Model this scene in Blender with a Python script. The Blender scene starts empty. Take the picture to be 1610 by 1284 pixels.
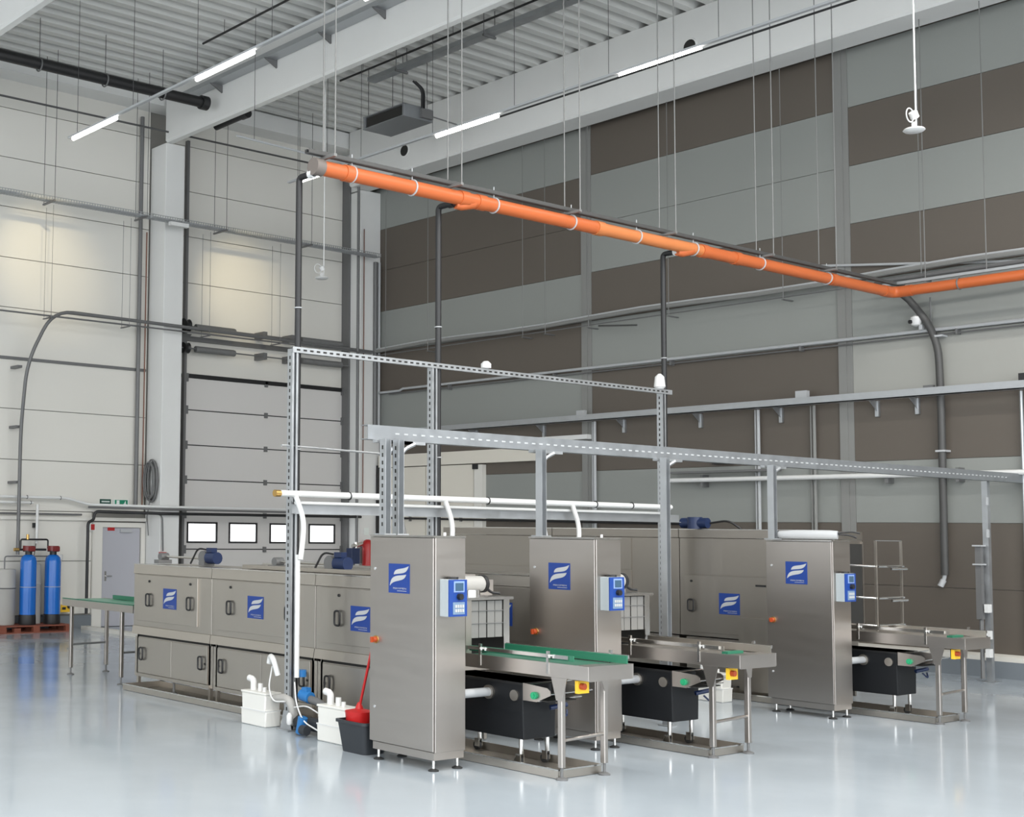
import bpy, bmesh, math, random
from mathutils import Vector, Matrix
random.seed(4)
S = bpy.context.scene
COL = S.collection
PI = math.pi

# ------------------------------------------------------------------ camera, world, lights, exposure
def build_camera():
    yaw, pitch, roll = .61695, .07256, .01351
    f0 = Vector((math.sin(yaw), math.cos(yaw), 0)); r0 = Vector((math.cos(yaw), -math.sin(yaw), 0)); u0 = Vector((0, 0, 1))
    fwd = math.cos(pitch)*f0 + math.sin(pitch)*u0
    up = -math.sin(pitch)*f0 + math.cos(pitch)*u0
    rt = math.cos(roll)*r0 + math.sin(roll)*up
    up2 = -math.sin(roll)*r0 + math.cos(roll)*up
    cd = bpy.data.cameras.new('camera'); co = bpy.data.objects.new('camera', cd); COL.objects.link(co)
    m = Matrix((rt, up2, -fwd)).transposed().to_4x4(); m.translation = (0, 0, 2.05)
    co.matrix_world = m
    cd.sensor_fit = 'HORIZONTAL'; cd.sensor_width = 36
    cd.lens = 2076.7/1610*36
    cd.shift_x = (805-356.2)/1610; cd.shift_y = (681-642)/1610
    cd.clip_end = 200
    S.camera = co
build_camera()
w = bpy.data.worlds.new('world'); S.world = w; w.use_nodes = True
bg = w.node_tree.nodes['Background']
bg.inputs[0].default_value = (.93, .97, 1, 1); bg.inputs[1].default_value = 1.25
def area(name, loc, rot, sx, sy, power, col=(1, 1, 1)):
    l = bpy.data.lights.new(name, 'AREA'); l.shape = 'RECTANGLE'; l.size = sx; l.size_y = sy; l.energy = power; l.color = col
    o = bpy.data.objects.new(name, l); COL.objects.link(o); o.location = loc; o.rotation_euler = rot
    return o
# the hall's own LED rows that lie behind or beside the camera
for x in (-6.0, 0.5, 6.0):
    for y in (-6, 0, 6):
        area('led_row', (x, y, 9.0), (0, 0, 0), .25, 4.5, 120, (1, .98, .94))
for x, px in ((11.1, 12.35), (16.07, 17.35)):      # warm spots added at the line ends to brighten patches of the wall
    l = bpy.data.lights.new('added_wall_spot', 'SPOT'); l.energy = 110; l.color = (1, .84, .52); l.spot_size = math.radians(44); l.spot_blend = 1; l.shadow_soft_size = .05
    o = bpy.data.objects.new('added_wall_spot', l); COL.objects.link(o); o.location = (x, 20.7, 8.95)
    o.rotation_euler = (Vector((px, 24, 7.4))-Vector((x, 20.7, 8.95))).to_track_quat('-Z', 'Y').to_euler()
for x in (11.1, 16.07):
    for y in (-6, 0, 5.2):
        area('led_row', (x, y, 8.95), (0, 0, 0), .25, 4.5, 120, (1, .98, .94))
# daylight through the glazed front of the hall, behind the camera
area('daylight_front', (6, -9.5, 4.0), (PI/2, 0, 0), 20, 6, 250, (.92, .96, 1))
S.view_settings.view_transform = 'Standard'
try: S.view_settings.look = 'None'
except Exception: pass
S.view_settings.gamma = 1; S.view_settings.use_curve_mapping = False
S.view_settings.exposure = 1.3

# ------------------------------------------------------------------ materials
def mat(name, col, rough=.5, metal=0, emit=None, estr=1, spec=None, noise=None, bump=None):
    m = bpy.data.materials.new(name); m.use_nodes = True
    nt = m.node_tree; b = nt.nodes['Principled BSDF']
    b.inputs['Base Color'].default_value = (*col, 1); b.inputs['Roughness'].default_value = rough; b.inputs['Metallic'].default_value = metal
    if spec is not None: b.inputs['Specular IOR Level'].default_value = spec
    if emit: b.inputs['Emission Color'].default_value = (*emit, 1); b.inputs['Emission Strength'].default_value = estr
    if noise:                                   # (scale vector, amount, roughness amount)
        sc, amt, ra = noise
        tc = nt.nodes.new('ShaderNodeTexCoord'); mp = nt.nodes.new('ShaderNodeMapping'); nz = nt.nodes.new('ShaderNodeTexNoise')
        mp.inputs['Scale'].default_value = sc; nz.inputs['Scale'].default_value = 1; nz.inputs['Detail'].default_value = 4
        nt.links.new(tc.outputs['Object'], mp.inputs[0]); nt.links.new(mp.outputs[0], nz.inputs['Vector'])
        mx = nt.nodes.new('ShaderNodeMix'); mx.data_type = 'RGBA'
        mx.inputs[6].default_value = (*[c*(1-amt) for c in col], 1); mx.inputs[7].default_value = (*[min(1, c*(1+amt)) for c in col], 1)
        nt.links.new(nz.outputs[0], mx.inputs[0]); nt.links.new(mx.outputs[2], b.inputs['Base Color'])
        if ra:
            mr = nt.nodes.new('ShaderNodeMapRange'); mr.inputs[1].default_value = .3; mr.inputs[2].default_value = .7
            mr.inputs[3].default_value = max(.02, rough-ra); mr.inputs[4].default_value = rough+ra
            nt.links.new(nz.outputs[0], mr.inputs[0]); nt.links.new(mr.outputs[0], b.inputs['Roughness'])
        if bump:
            bp = nt.nodes.new('ShaderNodeBump'); bp.inputs['Strength'].default_value = bump; bp.inputs['Distance'].default_value = .01
            nt.links.new(nz.outputs[0], bp.inputs['Height']); nt.links.new(bp.outputs[0], b.inputs['Normal'])
    return m
FLOOR = mat('epoxy_floor', (.385, .43, .47), .13, spec=.5, noise=((.9, .9, .9), .07, .06), bump=.02)
WHITEP = mat('white_wall_panel', (.70, .68, .63), .5, noise=((.3, .3, .6), .03, 0))
WHITEB = mat('white_backing', (.25, .24, .22), .7)
DARKP = mat('taupe_panel', (.108, .091, .075), .55, noise=((.5, .5, .5), .05, 0))
LIGHTP = mat('grey_green_panel', (.255, .265, .25), .5, noise=((.5, .5, .5), .03, 0))
LIGHTC = mat('pale_grey_panel', (.33, .33, .305), .5, noise=((.5, .5, .5), .03, 0))
JOINT = mat('grey_joint_cover', (.22, .22, .21), .5)
DECK = mat('galvanised_deck', (.62, .62, .60), .55, .15, noise=((.4, 3, .4), .06, 0))
CONC = mat('pale_concrete', (.72, .72, .705), .7, noise=((1.2, 1.2, 1.2), .05, 0))
PLINTH = mat('plinth_paint', (.16, .18, .20), .6)
KERB = mat('white_kerb', (.62, .60, .55), .7)
DOORG = mat('door_grey', (.42, .42, .46), .45)
DOORW = mat('door_section_white', (.63, .61, .59), .45)
CREAM = mat('cream_panel', (.70, .66, .58), .5)
STEEL = mat('brushed_steel', (.485, .45, .42), .33, 1, noise=((1.5, 1.5, 14), .02, .02))
STEELH = mat('hood_steel', (.50, .465, .42), .38, 1, noise=((9, 9, 2), .03, .03))
STEELDIM = mat('dimmed_hood_steel', (.36, .33, .295), .42, 1, noise=((9, 9, 2), .03, .03))  # hood steel darkened to stand for the far washer's dimmer reflections
STEELL = mat('polished_steel', (.66, .65, .63), .2, 1)
GALV = mat('galvanised_steel', (.46, .475, .49), .45, .85, noise=((9, 9, 9), .12, .08))
DGALV = mat('dull_conduit_grey', (.155, .155, .155), .5, .2)
RODM = mat('rod_steel', (.20, .20, .195), .5, .3)
DROD = mat('dark_rod', (.10, .10, .10), .5, .4)
BLACK = mat('black_plastic', (.012, .012, .013), .45)
TANKB = mat('black_tank', (.008, .009, .011), .5, spec=.35)
DARK = mat('dark_recess', (.02, .019, .017), .8)
RUBBER = mat('rubber', (.02, .02, .02), .7)
ORANGE = mat('orange_pipe', (.53, .125, .035), .4)
ORANGEP = mat('pale_orange_pipe', (.58, .19, .06), .4)
BROWNC = mat('grey_brown_cap', (.17, .145, .13), .5)
WHITE = mat('white_plastic', (.70, .70, .69), .4)
CREAMW = mat('white_tank_plastic', (.74, .73, .69), .4)
BLUE = mat('logo_blue', (.009, .042, .23), .4)
SILV = mat('logo_silver', (.44, .45, .46), .4)
BOXB = mat('control_blue', (.009, .05, .26), .4)
BOXG = mat('control_grey', (.36, .40, .42), .4)
SCREEN = mat('screen', (.05, .10, .16), .15)
SCRF = mat('screen_frame', (.22, .32, .58), .4)
KEYS = mat('key_pad', (.16, .24, .36), .5)
TANKBLUE = mat('softener_blue', (.008, .125, .48), .22)
TANKGREY = mat('brine_tank_grey', (.38, .37, .35), .5)
REDD = mat('dark_red_plastic', (.16, .012, .012), .35)
RED = mat('red_paint', (.42, .018, .018), .35)
MOPR = mat('mop_red', (.50, .012, .012), .4)
BUCK = mat('bucket_black', (.028, .032, .038), .45)
GREEN = mat('belt_green', (.02, .15, .085), .45)
BELT = mat('dark_green_belt', (.035, .13, .085), .4)
GREENB = mat('pale_green_belt', (.08, .30, .19), .3)
KNOBG = mat('green_knob', (.02, .36, .16), .4)
YELLOW = mat('switch_yellow', (.85, .52, .03), .4)
ORED = mat('switch_orange_red', (.40, .06, .015), .35)
BRASS = mat('brass', (.55, .35, .12), .3, .9)
WOOD = mat('red_brown_pallet', (.20, .055, .03), .7, noise=((2, 20, 8), .25, 0))
SIGNG = mat('sign_green', (.01, .22, .12), .4)
SIGNW = mat('sign_white', (.75, .80, .77), .4)
SIGND = mat('sign_dark_green', (.012, .07, .05), .4)
MOTB = mat('motor_blue', (.009, .022, .075), .4)
DUCT = mat('dark_flexible_duct', (.065, .064, .062), .5)
GALVD = mat('dull_galvanised', (.33, .345, .36), .5, .8, noise=((9, 9, 9), .15, .06))
VALB = mat('valve_blue', (.02, .16, .42), .4)
TUBE = mat('led_tube_on', (1, 1, 1), .5, emit=(1, .97, .90), estr=7)
PANE = mat('daylight_pane', (.9, .9, .9), .3, emit=(.95, .98, 1), estr=.75)
CURT = mat('strip_curtain', (.21, .205, .195), .35)
COPPER = mat('brown_cable', (.20, .09, .06), .5)
CABLE = mat('grey_cable_coil', (.16, .16, .16), .5)

# ------------------------------------------------------------------ mesh helper
class MB:
    def __init__(s): s.v = []; s.f = []
    def box(s, x0, x1, y0, y1, z0, z1):
        n = len(s.v)
        s.v += [(x0, y0, z0), (x1, y0, z0), (x1, y1, z0), (x0, y1, z0), (x0, y0, z1), (x1, y0, z1), (x1, y1, z1), (x0, y1, z1)]
        s.f += [tuple(n+i for i in q) for q in ((3, 2, 1, 0), (4, 5, 6, 7), (0, 1, 5, 4), (1, 2, 6, 5), (2, 3, 7, 6), (3, 0, 4, 7))]
        return s
    def prism(s, poly, ax, a, b):
        """poly: 2-D outline in the two other axes (in x,y,z order); extruded along ax from a to b"""
        n = len(s.v); k = len(poly)
        def p(u, v, t): return {'x': (t, u, v), 'y': (u, t, v), 'z': (u, v, t)}[ax]
        s.v += [p(u, v, a) for u, v in poly] + [p(u, v, b) for u, v in poly]
        s.f += [tuple(range(n+k-1, n-1, -1)), tuple(range(n+k, n+2*k))]
        s.f += [(n+i, n+(i+1) % k, n+k+(i+1) % k, n+k+i) for i in range(k)]
        return s
    def tube(s, pts, r, n=8, caps=True):
        pts = [Vector(p) for p in pts]; rr = r if isinstance(r, (list, tuple)) else [r]*len(pts)
        base = len(s.v); ref = None
        for i, p in enumerate(pts):
            d = ((pts[i+1]-p).normalized() if i < len(pts)-1 else Vector()) + ((p-pts[i-1]).normalized() if i else Vector())
            d.normalize()
            if ref is None:
                ref = Vector((0, 0, 1)) if abs(d.z) < .9 else Vector((1, 0, 0))
            a = d.cross(ref); a.normalize(); b = a.cross(d); ref = b
            for k in range(n):
                t = 2*PI*k/n
                s.v.append(tuple(p + rr[i]*(math.cos(t)*a + math.sin(t)*b)))
        for i in range(len(pts)-1):
            for k in range(n):
                s.f.append((base+i*n+k, base+i*n+(k+1) % n, base+(i+1)*n+(k+1) % n, base+(i+1)*n+k))
        if caps:
            s.f.append(tuple(range(base+n-1, base-1, -1))); e = base+(len(pts)-1)*n
            s.f.append(tuple(range(e, e+n)))
        return s
    def cyl(s, p0, p1, r, n=12): return s.tube([p0, p1], r, n)
    def lathe(s, prof, cx, cy, n=20):
        return s.tube([(cx, cy, z + i*1e-5) for i, (r, z) in enumerate(prof)], [max(r, .0005) for r, z in prof], n)
    def ring(s, c, ax, R, r, n=16, m=6):
        base = len(s.v); c = Vector(c)
        e = {'x': (Vector((0, 1, 0)), Vector((0, 0, 1))), 'y': (Vector((1, 0, 0)), Vector((0, 0, 1))), 'z': (Vector((1, 0, 0)), Vector((0, 1, 0)))}[ax]
        nrm = e[0].cross(e[1])
        for i in range(n):
            t = 2*PI*i/n; d = math.cos(t)*e[0] + math.sin(t)*e[1]
            for k in range(m):
                q = 2*PI*k/m
                s.v.append(tuple(c + d*(R + r*math.cos(q)) + nrm*r*math.sin(q)))
        for i in range(n):
            for k in range(m):
                s.f.append((base+i*m+k, base+((i+1) % n)*m+k, base+((i+1) % n)*m+(k+1) % m, base+i*m+(k+1) % m))
        return s
def bend(pts, r, n=6):
    """polyline with rounded corners of radius r"""
    pts = [Vector(p) for p in pts]; out = [pts[0]]
    for a, b, c in zip(pts, pts[1:], pts[2:]):
        d1 = (a-b); d2 = (c-b); q = min(r, d1.length*.49, d2.length*.49)
        p1 = b + d1.normalized()*q; p2 = b + d2.normalized()*q
        for i in range(n+1):
            t = i/n; out.append((1-t)**2*p1 + 2*t*(1-t)*b + t*t*p2)
    out.append(pts[-1])
    return out
def make(name, mb, m, parent=None, base=(0, 0, 0), smooth=True, bevel=0):
    me = bpy.data.meshes.new(name)
    bx, by, bz = base
    me.from_pydata([(x-bx, y-by, z-bz) for x, y, z in mb.v], [], mb.f)
    bm = bmesh.new(); bm.from_mesh(me); bmesh.ops.recalc_face_normals(bm, faces=bm.faces); bm.to_mesh(me); bm.free()
    me.materials.append(m)
    if smooth and len(mb.f) > 6:
        me.polygons.foreach_set('use_smooth', [True]*len(me.polygons)); me.set_sharp_from_angle(angle=math.radians(38))
    o = bpy.data.objects.new(name, me); COL.objects.link(o)
    if parent is not None: o.parent = parent
    else: o.location = base
    if bevel:
        b = o.modifiers.new('bevel', 'BEVEL'); b.width = bevel; b.segments = 2; b.limit_method = 'ANGLE'
    return o
class Thing:
    def __init__(s, name, label, cat, base, group=None):
        s.base = base; s.o = bpy.data.objects.new(name, None); COL.objects.link(s.o); s.o.location = base
        s.o.empty_display_size = .1
        s.o['label'] = label; s.o['category'] = cat
        if group: s.o['group'] = group
    def part(s, name, mb, m, parent=None, label=None, bevel=0, stuff=False):
        o = make(name, mb, m, parent if parent is not None else s.o, s.base, bevel=bevel)
        if label: o['label'] = label
        if stuff: o['kind'] = 'stuff'
        return o
def single(name, mb, m, label, cat, base, group=None, bevel=0):
    o = make(name, mb, m, None, base, bevel=bevel); o['label'] = label; o['category'] = cat
    if group: o['group'] = group
    return o
def struct(name, mb, m, parent=None, base=(0, 0, 0), label=None, bevel=0):
    o = make(name, mb, m, parent, base, bevel=bevel)
    if parent is None: o['kind'] = 'structure'
    if label: o['label'] = label
    return o
def text_mb(txt, size):
    cu = bpy.data.curves.new('lettering', 'FONT'); cu.body = txt; cu.size = size; cu.align_x = 'CENTER'; cu.resolution_u = 2
    to = bpy.data.objects.new('lettering', cu); COL.objects.link(to)
    dg = bpy.context.evaluated_depsgraph_get(); dg.update()
    me = to.evaluated_get(dg).to_mesh()
    v = [tuple(p.co) for p in me.vertices]; f = [tuple(p.vertices) for p in me.polygons]
    to.evaluated_get(dg).to_mesh_clear(); bpy.data.objects.remove(to)
    return v, f

# ------------------------------------------------------------------ room shell
YL, XR, ZC = 24.0, 21.05, 11.45
struct('floor', MB().box(-16, XR+.4, -12, YL+.4, -.2, 0), FLOOR)

def trapezoid_deck():
    mb = MB(); pts = []; y = -12.0; p = .40; h = .16
    while y < YL+.3:
        pts += [(y, ZC), (y+.15, ZC), (y+.215, ZC+h), (y+.335, ZC+h)]; y += p
    n = len(pts)
    mb.v = [(-16, a, b) for a, b in pts] + [(XR+.3, a, b) for a, b in pts] + [(-16, a, b+.02) for a, b in pts] + [(XR+.3, a, b+.02) for a, b in pts]
    for i in range(n-1):
        mb.f.append((i, i+1, n+i+1, n+i)); mb.f.append((2*n+i, 3*n+i, 3*n+i+1, 2*n+i+1))
    return mb
o = make('ceiling', trapezoid_deck(), DECK, smooth=False); o['kind'] = 'structure'; o['label'] = 'corrugated galvanised roof deck with ribs across the beams'

# left wall: backing + pale sandwich panels
wl = struct('wall_left', MB().box(-16, 15.9, YL+.03, YL+.25, 0, ZC).box(15.9, 20.4, YL+.03, YL+.25, 5.3, ZC).box(20.4, XR+.3, YL+.03, YL+.25, 0, ZC), WHITEB)
zs = [.28, 1.36, 2.37, 3.39, 4.407, 5.427, 6.444, 7.452, 8.481, 9.49, 10.5, 11.45]
for i in range(11):
    z0, z1 = zs[i]+.008, zs[i+1]-.008
    bays = [(-4, 2.8), (2.82, 8.8), (8.82, 14.88)] + ([(15.42, 20.35)] if z0 > 5.3 else [])
    for x0, x1 in bays:
        if z0 < 2.2 and x0 == 8.82:
            struct('panel', MB().box(x0, 13.62, YL-.01, YL+.03, z0, min(z1, 2.36)), WHITEP, wl)
        else:
            struct('panel', MB().box(x0, x1, YL-.01, YL+.03, z0, z1), WHITEP, wl)
struct('baseboard_left', MB().box(-16, 13.6, YL-.10, YL+.02, 0, .26), PLINTH)
# right wall: painted panels in three bays
wr = struct('wall_right', MB().box(XR+.03, XR+.25, -12, YL+.25, 0, ZC), WHITEB)
rz = [.34, 1.3, 2.3, 3.3, 4.3, 5.3, 6.3, 7.28, 8.26, 9.26, 10.27, 11.4]
bays = [(17.36, 23.98, 'DDLDLDLDDLD'), (11.98, 17.12, 'DDLDDLDLLDD'), (6.2, 11.74, 'DDLDPLDLDLD'), (.4, 5.9, 'DDLDLDLDDLD'), (-5.4, .1, 'DDLDDLDLLDD')]
PM = {'D': DARKP, 'L': LIGHTP, 'P': LIGHTC}
for y0, y1, cs in bays:
    for i, c in enumerate(cs):
        struct('panel', MB().box(XR, XR+.03, y0, y1, rz[i]+.004, rz[i+1]-.004), PM[c], wr)
for y0, y1 in ((17.12, 17.36), (11.74, 11.98), (5.9, 6.2), (.1, .4)):
    struct('joint_cover', MB().box(XR-.03, XR+.03, y0+.10, y1-.002, .34, 11.4).box(XR-.012, XR+.03, y0+.002, y0+.10, .34, 11.4), JOINT, wr)
struct('baseboard_right', MB().box(XR-.22, XR+.02, -12, YL, 0, .25), PLINTH)
struct('trim_1', MB().prism([(XR-.20, .25), (XR+.02, .25), (XR+.02, .345), (XR-.13, .345), (XR-.20, .315)], 'y', -12, YL), KERB, label='pale kerb at the foot of the banded wall')
# columns and beams
struct('column', MB().box(14.92, 15.4, 23.4, YL, 0, 10.28), CONC, label='pale concrete column between the wall panels and the sectional door', bevel=.012)
c2 = struct('column', MB().box(20.42, XR, 23.4, YL, 0, 10.15).box(20.42, 20.8, 23.5, YL, 10.1, 11.45), CONC, label='pale concrete column in the far corner', bevel=.012)
struct('trim_2', MB().box(20.36, 20.42, 23.75, YL, 0, 10.9), DGALV, label='grey guide beside the corner column')
for i, (x0, x1, zb) in enumerate(((9.22, 9.42, 10.28), (14.9, 15.12, 10.28))):
    struct('roof_beam', MB().prism([(x0, zb+.04), (x0+.04, zb), (x1-.04, zb), (x1, zb+.04), (x1, ZC), (x0, ZC)], 'y', -12, 23.4), CONC,
           label=('pale concrete roof beam at the upper left corner of the view', 'long pale concrete roof beam across the middle of the ceiling')[i])
b3 = struct('roof_beam', MB().prism([(20.06, 10.19), (20.10, 10.15), (20.7, 10.15), (20.7, ZC), (20.06, ZC)], 'y', -12, 23.4), CONC, label='pale concrete edge beam along the top of the banded wall')
for y, z in ((21.51, 10.59), (14.09, 10.79), (9.1, 10.8)):
    struct('sleeve_hole', MB().cyl((20.045, y, z), (20.4, y, z), .13, 18), DARK, b3)
    struct('sleeve_rim', MB().ring((20.06, y, z), 'x', .135, .02), CONC, b3)
struct('trim_3', MB().box(-16, 20.4, 23.45, YL, 11.08, ZC), CONC, label='pale fascia under the roof along the left wall')
struct('trim_4', MB().cyl((-6, 23.3, 10.48), (19.5, 23.3, 10.48), .022, 8), DROD, label='thin dark conduit high on the left wall')

# personnel door
d1 = bpy.data.objects.new('door_1', None); COL.objects.link(d1); d1['kind'] = 'structure'; d1.location = (0, 0, 0)
struct('door_frame', MB().box(13.63, 13.86, YL-.06, YL+.03, 0, 2.16).box(14.80, 14.90, YL-.06, YL+.03, 0, 2.16).box(13.86, 14.80, YL-.06, YL+.03, 2.06, 2.16), WHITEP, d1)
struct('door_leaf', MB().box(13.88, 14.78, YL-.03, YL+.02, .01, 2.05), DOORG, d1)
struct('door_closer', MB().box(14.28, 14.55, YL-.09, YL-.03, 1.96, 2.02), SILV, d1)
struct('handle', MB().box(13.93, 13.97, YL-.05, YL-.03, .95, 1.15).cyl((13.95, YL-.09, 1.05), (14.08, YL-.09, 1.05), .012).cyl((13.95, YL-.09, 1.05), (13.95, YL-.04, 1.05), .012), STEELL, d1)
# sectional garage door
d2 = bpy.data.objects.new('door_2', None); COL.objects.link(d2); d2['kind'] = 'structure'
gz = [.06, .84, 1.61, 2.37, 3.12, 3.88, 4.65, 5.36]
wx = [(16.0, 16.77), (17.12, 17.87), (18.26, 19.02), (19.40, 20.16)]
for i in range(7):
    z0, z1 = gz[i]+.012, gz[i+1]-.012
    mb = MB()
    if i == 2:
        xs = 15.85; zi0, zi1 = 1.77, 2.18
        mb.box(15.85, 20.42, YL-.02, YL+.04, z0, zi0).box(15.85, 20.42, YL-.02, YL+.04, zi1, z1)
        for a, b in wx: mb.box(xs, a, YL-.02, YL+.04, zi0, zi1); xs = b
        mb.box(xs, 20.42, YL-.02, YL+.04, zi0, zi1)
    else: mb.box(15.85, 20.42, YL-.02, YL+.04, z0, z1)
    pn = struct('door_panel', mb, DOORW, d2)
    struct('joint_seal', MB().box(15.85, 20.42, YL-.015, YL+.03, z1, z1+.024), BLACK, d2)
    struct('hinge', MB().box(18.05, 18.13, YL-.06, YL-.02, z1-.05, z1+.07), DGALV, d2)
    for x in (15.86, 20.33): struct('hinge', MB().box(x, x+.08, YL-.07, YL-.02, z1-.08, z1+.10), DGALV, d2)
for k, (a, b) in enumerate(wx):
    f = struct('window_frame', MB().box(a-.02, b+.02, YL-.035, YL-.005, 1.745, 1.785).box(a-.02, b+.02, YL-.035, YL-.005, 2.165, 2.205).box(a-.02, a+.02, YL-.035, YL-.005, 1.785, 2.165).box(b-.02, b+.02, YL-.035, YL-.005, 1.785, 2.165), BLACK, d2)
    struct('pane', MB().box(a+.01, b-.01, YL-.008, YL+.01, 1.775, 2.175), PANE, f)
struct('header_seal', MB().box(15.8, 20.45, YL-.06, YL+.03, 5.36, 5.44), BLACK, d2)
for x in (15.79, 20.41): struct('guide_rail', MB().box(x, x+.06, YL-.12, YL-.02, 0, 10.6), DGALV, d2)
# sliding door on the banded wall
d3 = bpy.data.objects.new('door_3', None); COL.objects.link(d3); d3['kind'] = 'structure'
struct('header_track', MB().box(XR-.12, XR, 18.4, 23.3, 3.55, 3.83), CREAM, d3)
struct('door_leaf', MB().box(XR-.09, XR, 21.75, 23.3, .3, 3.53), CREAM, d3)
struct('door_leaf', MB().box(XR-.09, XR, 20.26, 21.73, .3, 3.53), CREAM, d3)
struct('door_post', MB().box(XR-.12, XR, 19.98, 20.22, .3, 3.52), WHITEP, d3)
struct('roller', MB().box(XR-.16, XR-.12, 20.1, 20.24, 3.42, 3.53), BLACK, d3)

# ------------------------------------------------------------------ logo plate, used on cabinets and hoods
def leaf(a, b, c, d, k=10):
    """closed outline from cubic edges a->b (bulge) ..."""
    pts = []
    for i in range(k): 
        t = i/k; pts.append(tuple((1-t)**3*a[j]+3*t*(1-t)**2*b[0][j]+3*t*t*(1-t)*b[1][j]+t**3*c[j] for j in (0, 1)))
    for i in range(k):
        t = i/k; pts.append(tuple((1-t)**3*c[j]+3*t*(1-t)**2*d[0][j]+3*t*t*(1-t)*d[1][j]+t**3*a[j] for j in (0, 1)))
    return pts
UP = leaf((.26, .63), ((.30, .90), (.62, .77)), (.97, .93), ((.86, .62), (.62, .70)))
LO = leaf((.07, .24), ((.12, .66), (.46, .57)), (.85, .64), ((.76, .34), (.26, .50)))
TXV, TXF = text_mb('PEKOMEN', .13)
def logo(t, x, ya, yb, z0, z1, parent=None):
    """plate on a face looking to -X; ya is the left (far) edge"""
    p = t.part('logo_plate', MB().box(x-.004, x+.001, yb, ya, z0, z1), BLUE, parent, label='blue plate with two pale wave shapes')
    W, Hh = ya-yb, z1-z0
    q = lambda u, v: (ya-u*W, z0+v*Hh)
    mb = MB()
    for poly in (UP, LO): mb.prism([q(u, v) for u, v in poly], 'x', x-.0065, x-.004)
    mb.box(x-.006, x-.004, *sorted((q(.42, 0)[0], q(.86, 0)[0])), z0+.07*Hh, z0+.085*Hh)
    n = len(mb.v)
    k = .62/max(abs(v[0]) for v in TXV)/2
    mb.v += [(x-.006, q(.54+v[0]*k, 0)[0], z0+(.135+v[1]*.62)*Hh) for v in TXV]; mb.f += [tuple(n+i for i in f) for f in TXF]
    if parent is None: t.part('logo_mark', mb, SILV, p)
    else: t.part('logo_mark', mb, SILV, parent)

# ------------------------------------------------------------------ control cabinets
def rhandle(mb, x, y, z, h=.075, w=.028):
    mb.tube(bend([(x, y, z-h), (x-.035, y, z-h), (x-.035, y, z+h), (x, y, z+h)], .02, 3), .009, 6)
def cabinet(X, label, lean=0):
    t = Thing('control_cabinet', label, 'cabinet', (X, 8.31, 0), 'steel control cabinets at the ends of the washing lines')
    y0, y1, x0, x1, zt = 8.31, 9.12, X, X+.385, 2.015
    t.part('body', MB().box(x0+.022, x1, y0, y1, .16, zt-.012), STEEL, bevel=.004)
    t.part('door', MB().box(x0, x0+.018, y0+.008, y1+.01, .17, zt-.016), STEEL, bevel=.003)
    t.part('lid', MB().box(x0-.006, x1+.004, y0-.004, y1+.012, zt-.012, zt+.004), STEELL)
    t.part('plinth', MB().box(x0+.015, x1-.01, y0+.012, y1-.02, .095, .16), STEEL)
    for x in (x0+.05, x1-.05):
        for y in (y0+.05, y1-.06):
            f = t.part('foot', MB().cyl((x, y, .012), (x, y, .10), .013, 10), STEELL)
            t.part('foot_pad', MB().lathe([(.046, 0), (.046, .01), (.02, .022)], x, y, 14), RUBBER, f)
    logo(t, x0, 8.88, 8.61, 1.505, 1.765)
    for z in (1.715, .475): t.part('lock', MB().cyl((x0-.008, y1-.06, z), (x0, y1-.06, z), .012, 10), SILV)
    s = t.part('main_switch', MB().cyl((x0-.008, y1-.068, 1.075), (x0, y1-.068, 1.075), .036, 16), BRASS, label='round backplate with orange red rotary knob')
    t.part('switch_knob', MB().cyl((x0-.045, y1-.068, 1.075), (x0-.006, y1-.068, 1.075), .026, 14).box(x0-.06, x0-.045, y1-.078, y1-.058, 1.05, 1.10), ORED, s)
    t.part('top_bolt', MB().cyl((x0+.25, y0+.12, zt+.004), (x0+.25, y0+.12, zt+.034), .012, 8), WHITE)
    bx0, bx1, bz0, bz1, by = x0+.07, x0+.29, 1.325, 1.645, y0-.115
    cb = t.part('control_box', MB().box(bx0, bx1, by+.012, y0, bz0, bz1), BOXG, bevel=.004, label='grey wall box with blue operating front')
    t.part('blue_front', MB().box(bx0+.002, bx1-.002, by, by+.012, bz0+.002, bz1-.002), BOXB, cb)
    t.part('screen_frame', MB().box(bx0+.055, bx1-.04, by-.006, by, 1.535, 1.63), SCRF, cb)
    t.part('screen', MB().box(bx0+.07, bx1-.055, by-.009, by-.006, 1.547, 1.615), SCREEN, cb)
    t.part('dial', MB().cyl((bx0+.118, by-.035, 1.497), (bx0+.118, by, 1.497), .027, 14), BLACK, cb)
    t.part('keypad', MB().box(bx0+.045, bx1-.035, by-.004, by, 1.345, 1.45), KEYS, cb)
    k = MB()
    for i in range(4):
        for j in range(2): k.box(bx0+.066+i*.028, bx0+.088+i*.028, by-.010, by-.004, 1.365+j*.037, 1.391+j*.037)
    t.part('keys', k, SILV, cb)
    t.part('box_cap', MB().cyl((bx0+.11, y0-.055, bz1), (bx0+.11, y0-.055, bz1+.02), .045, 16), BLACK, cb)
    return t
cabinet(8.11, 'steel control cabinet nearest the camera, beside the black bucket')
cabinet(10.24, 'middle steel control cabinet, behind the nearest conveyor')
cabinet(14.36, 'farthest steel control cabinet, with a wrapped bundle on its top')

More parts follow.
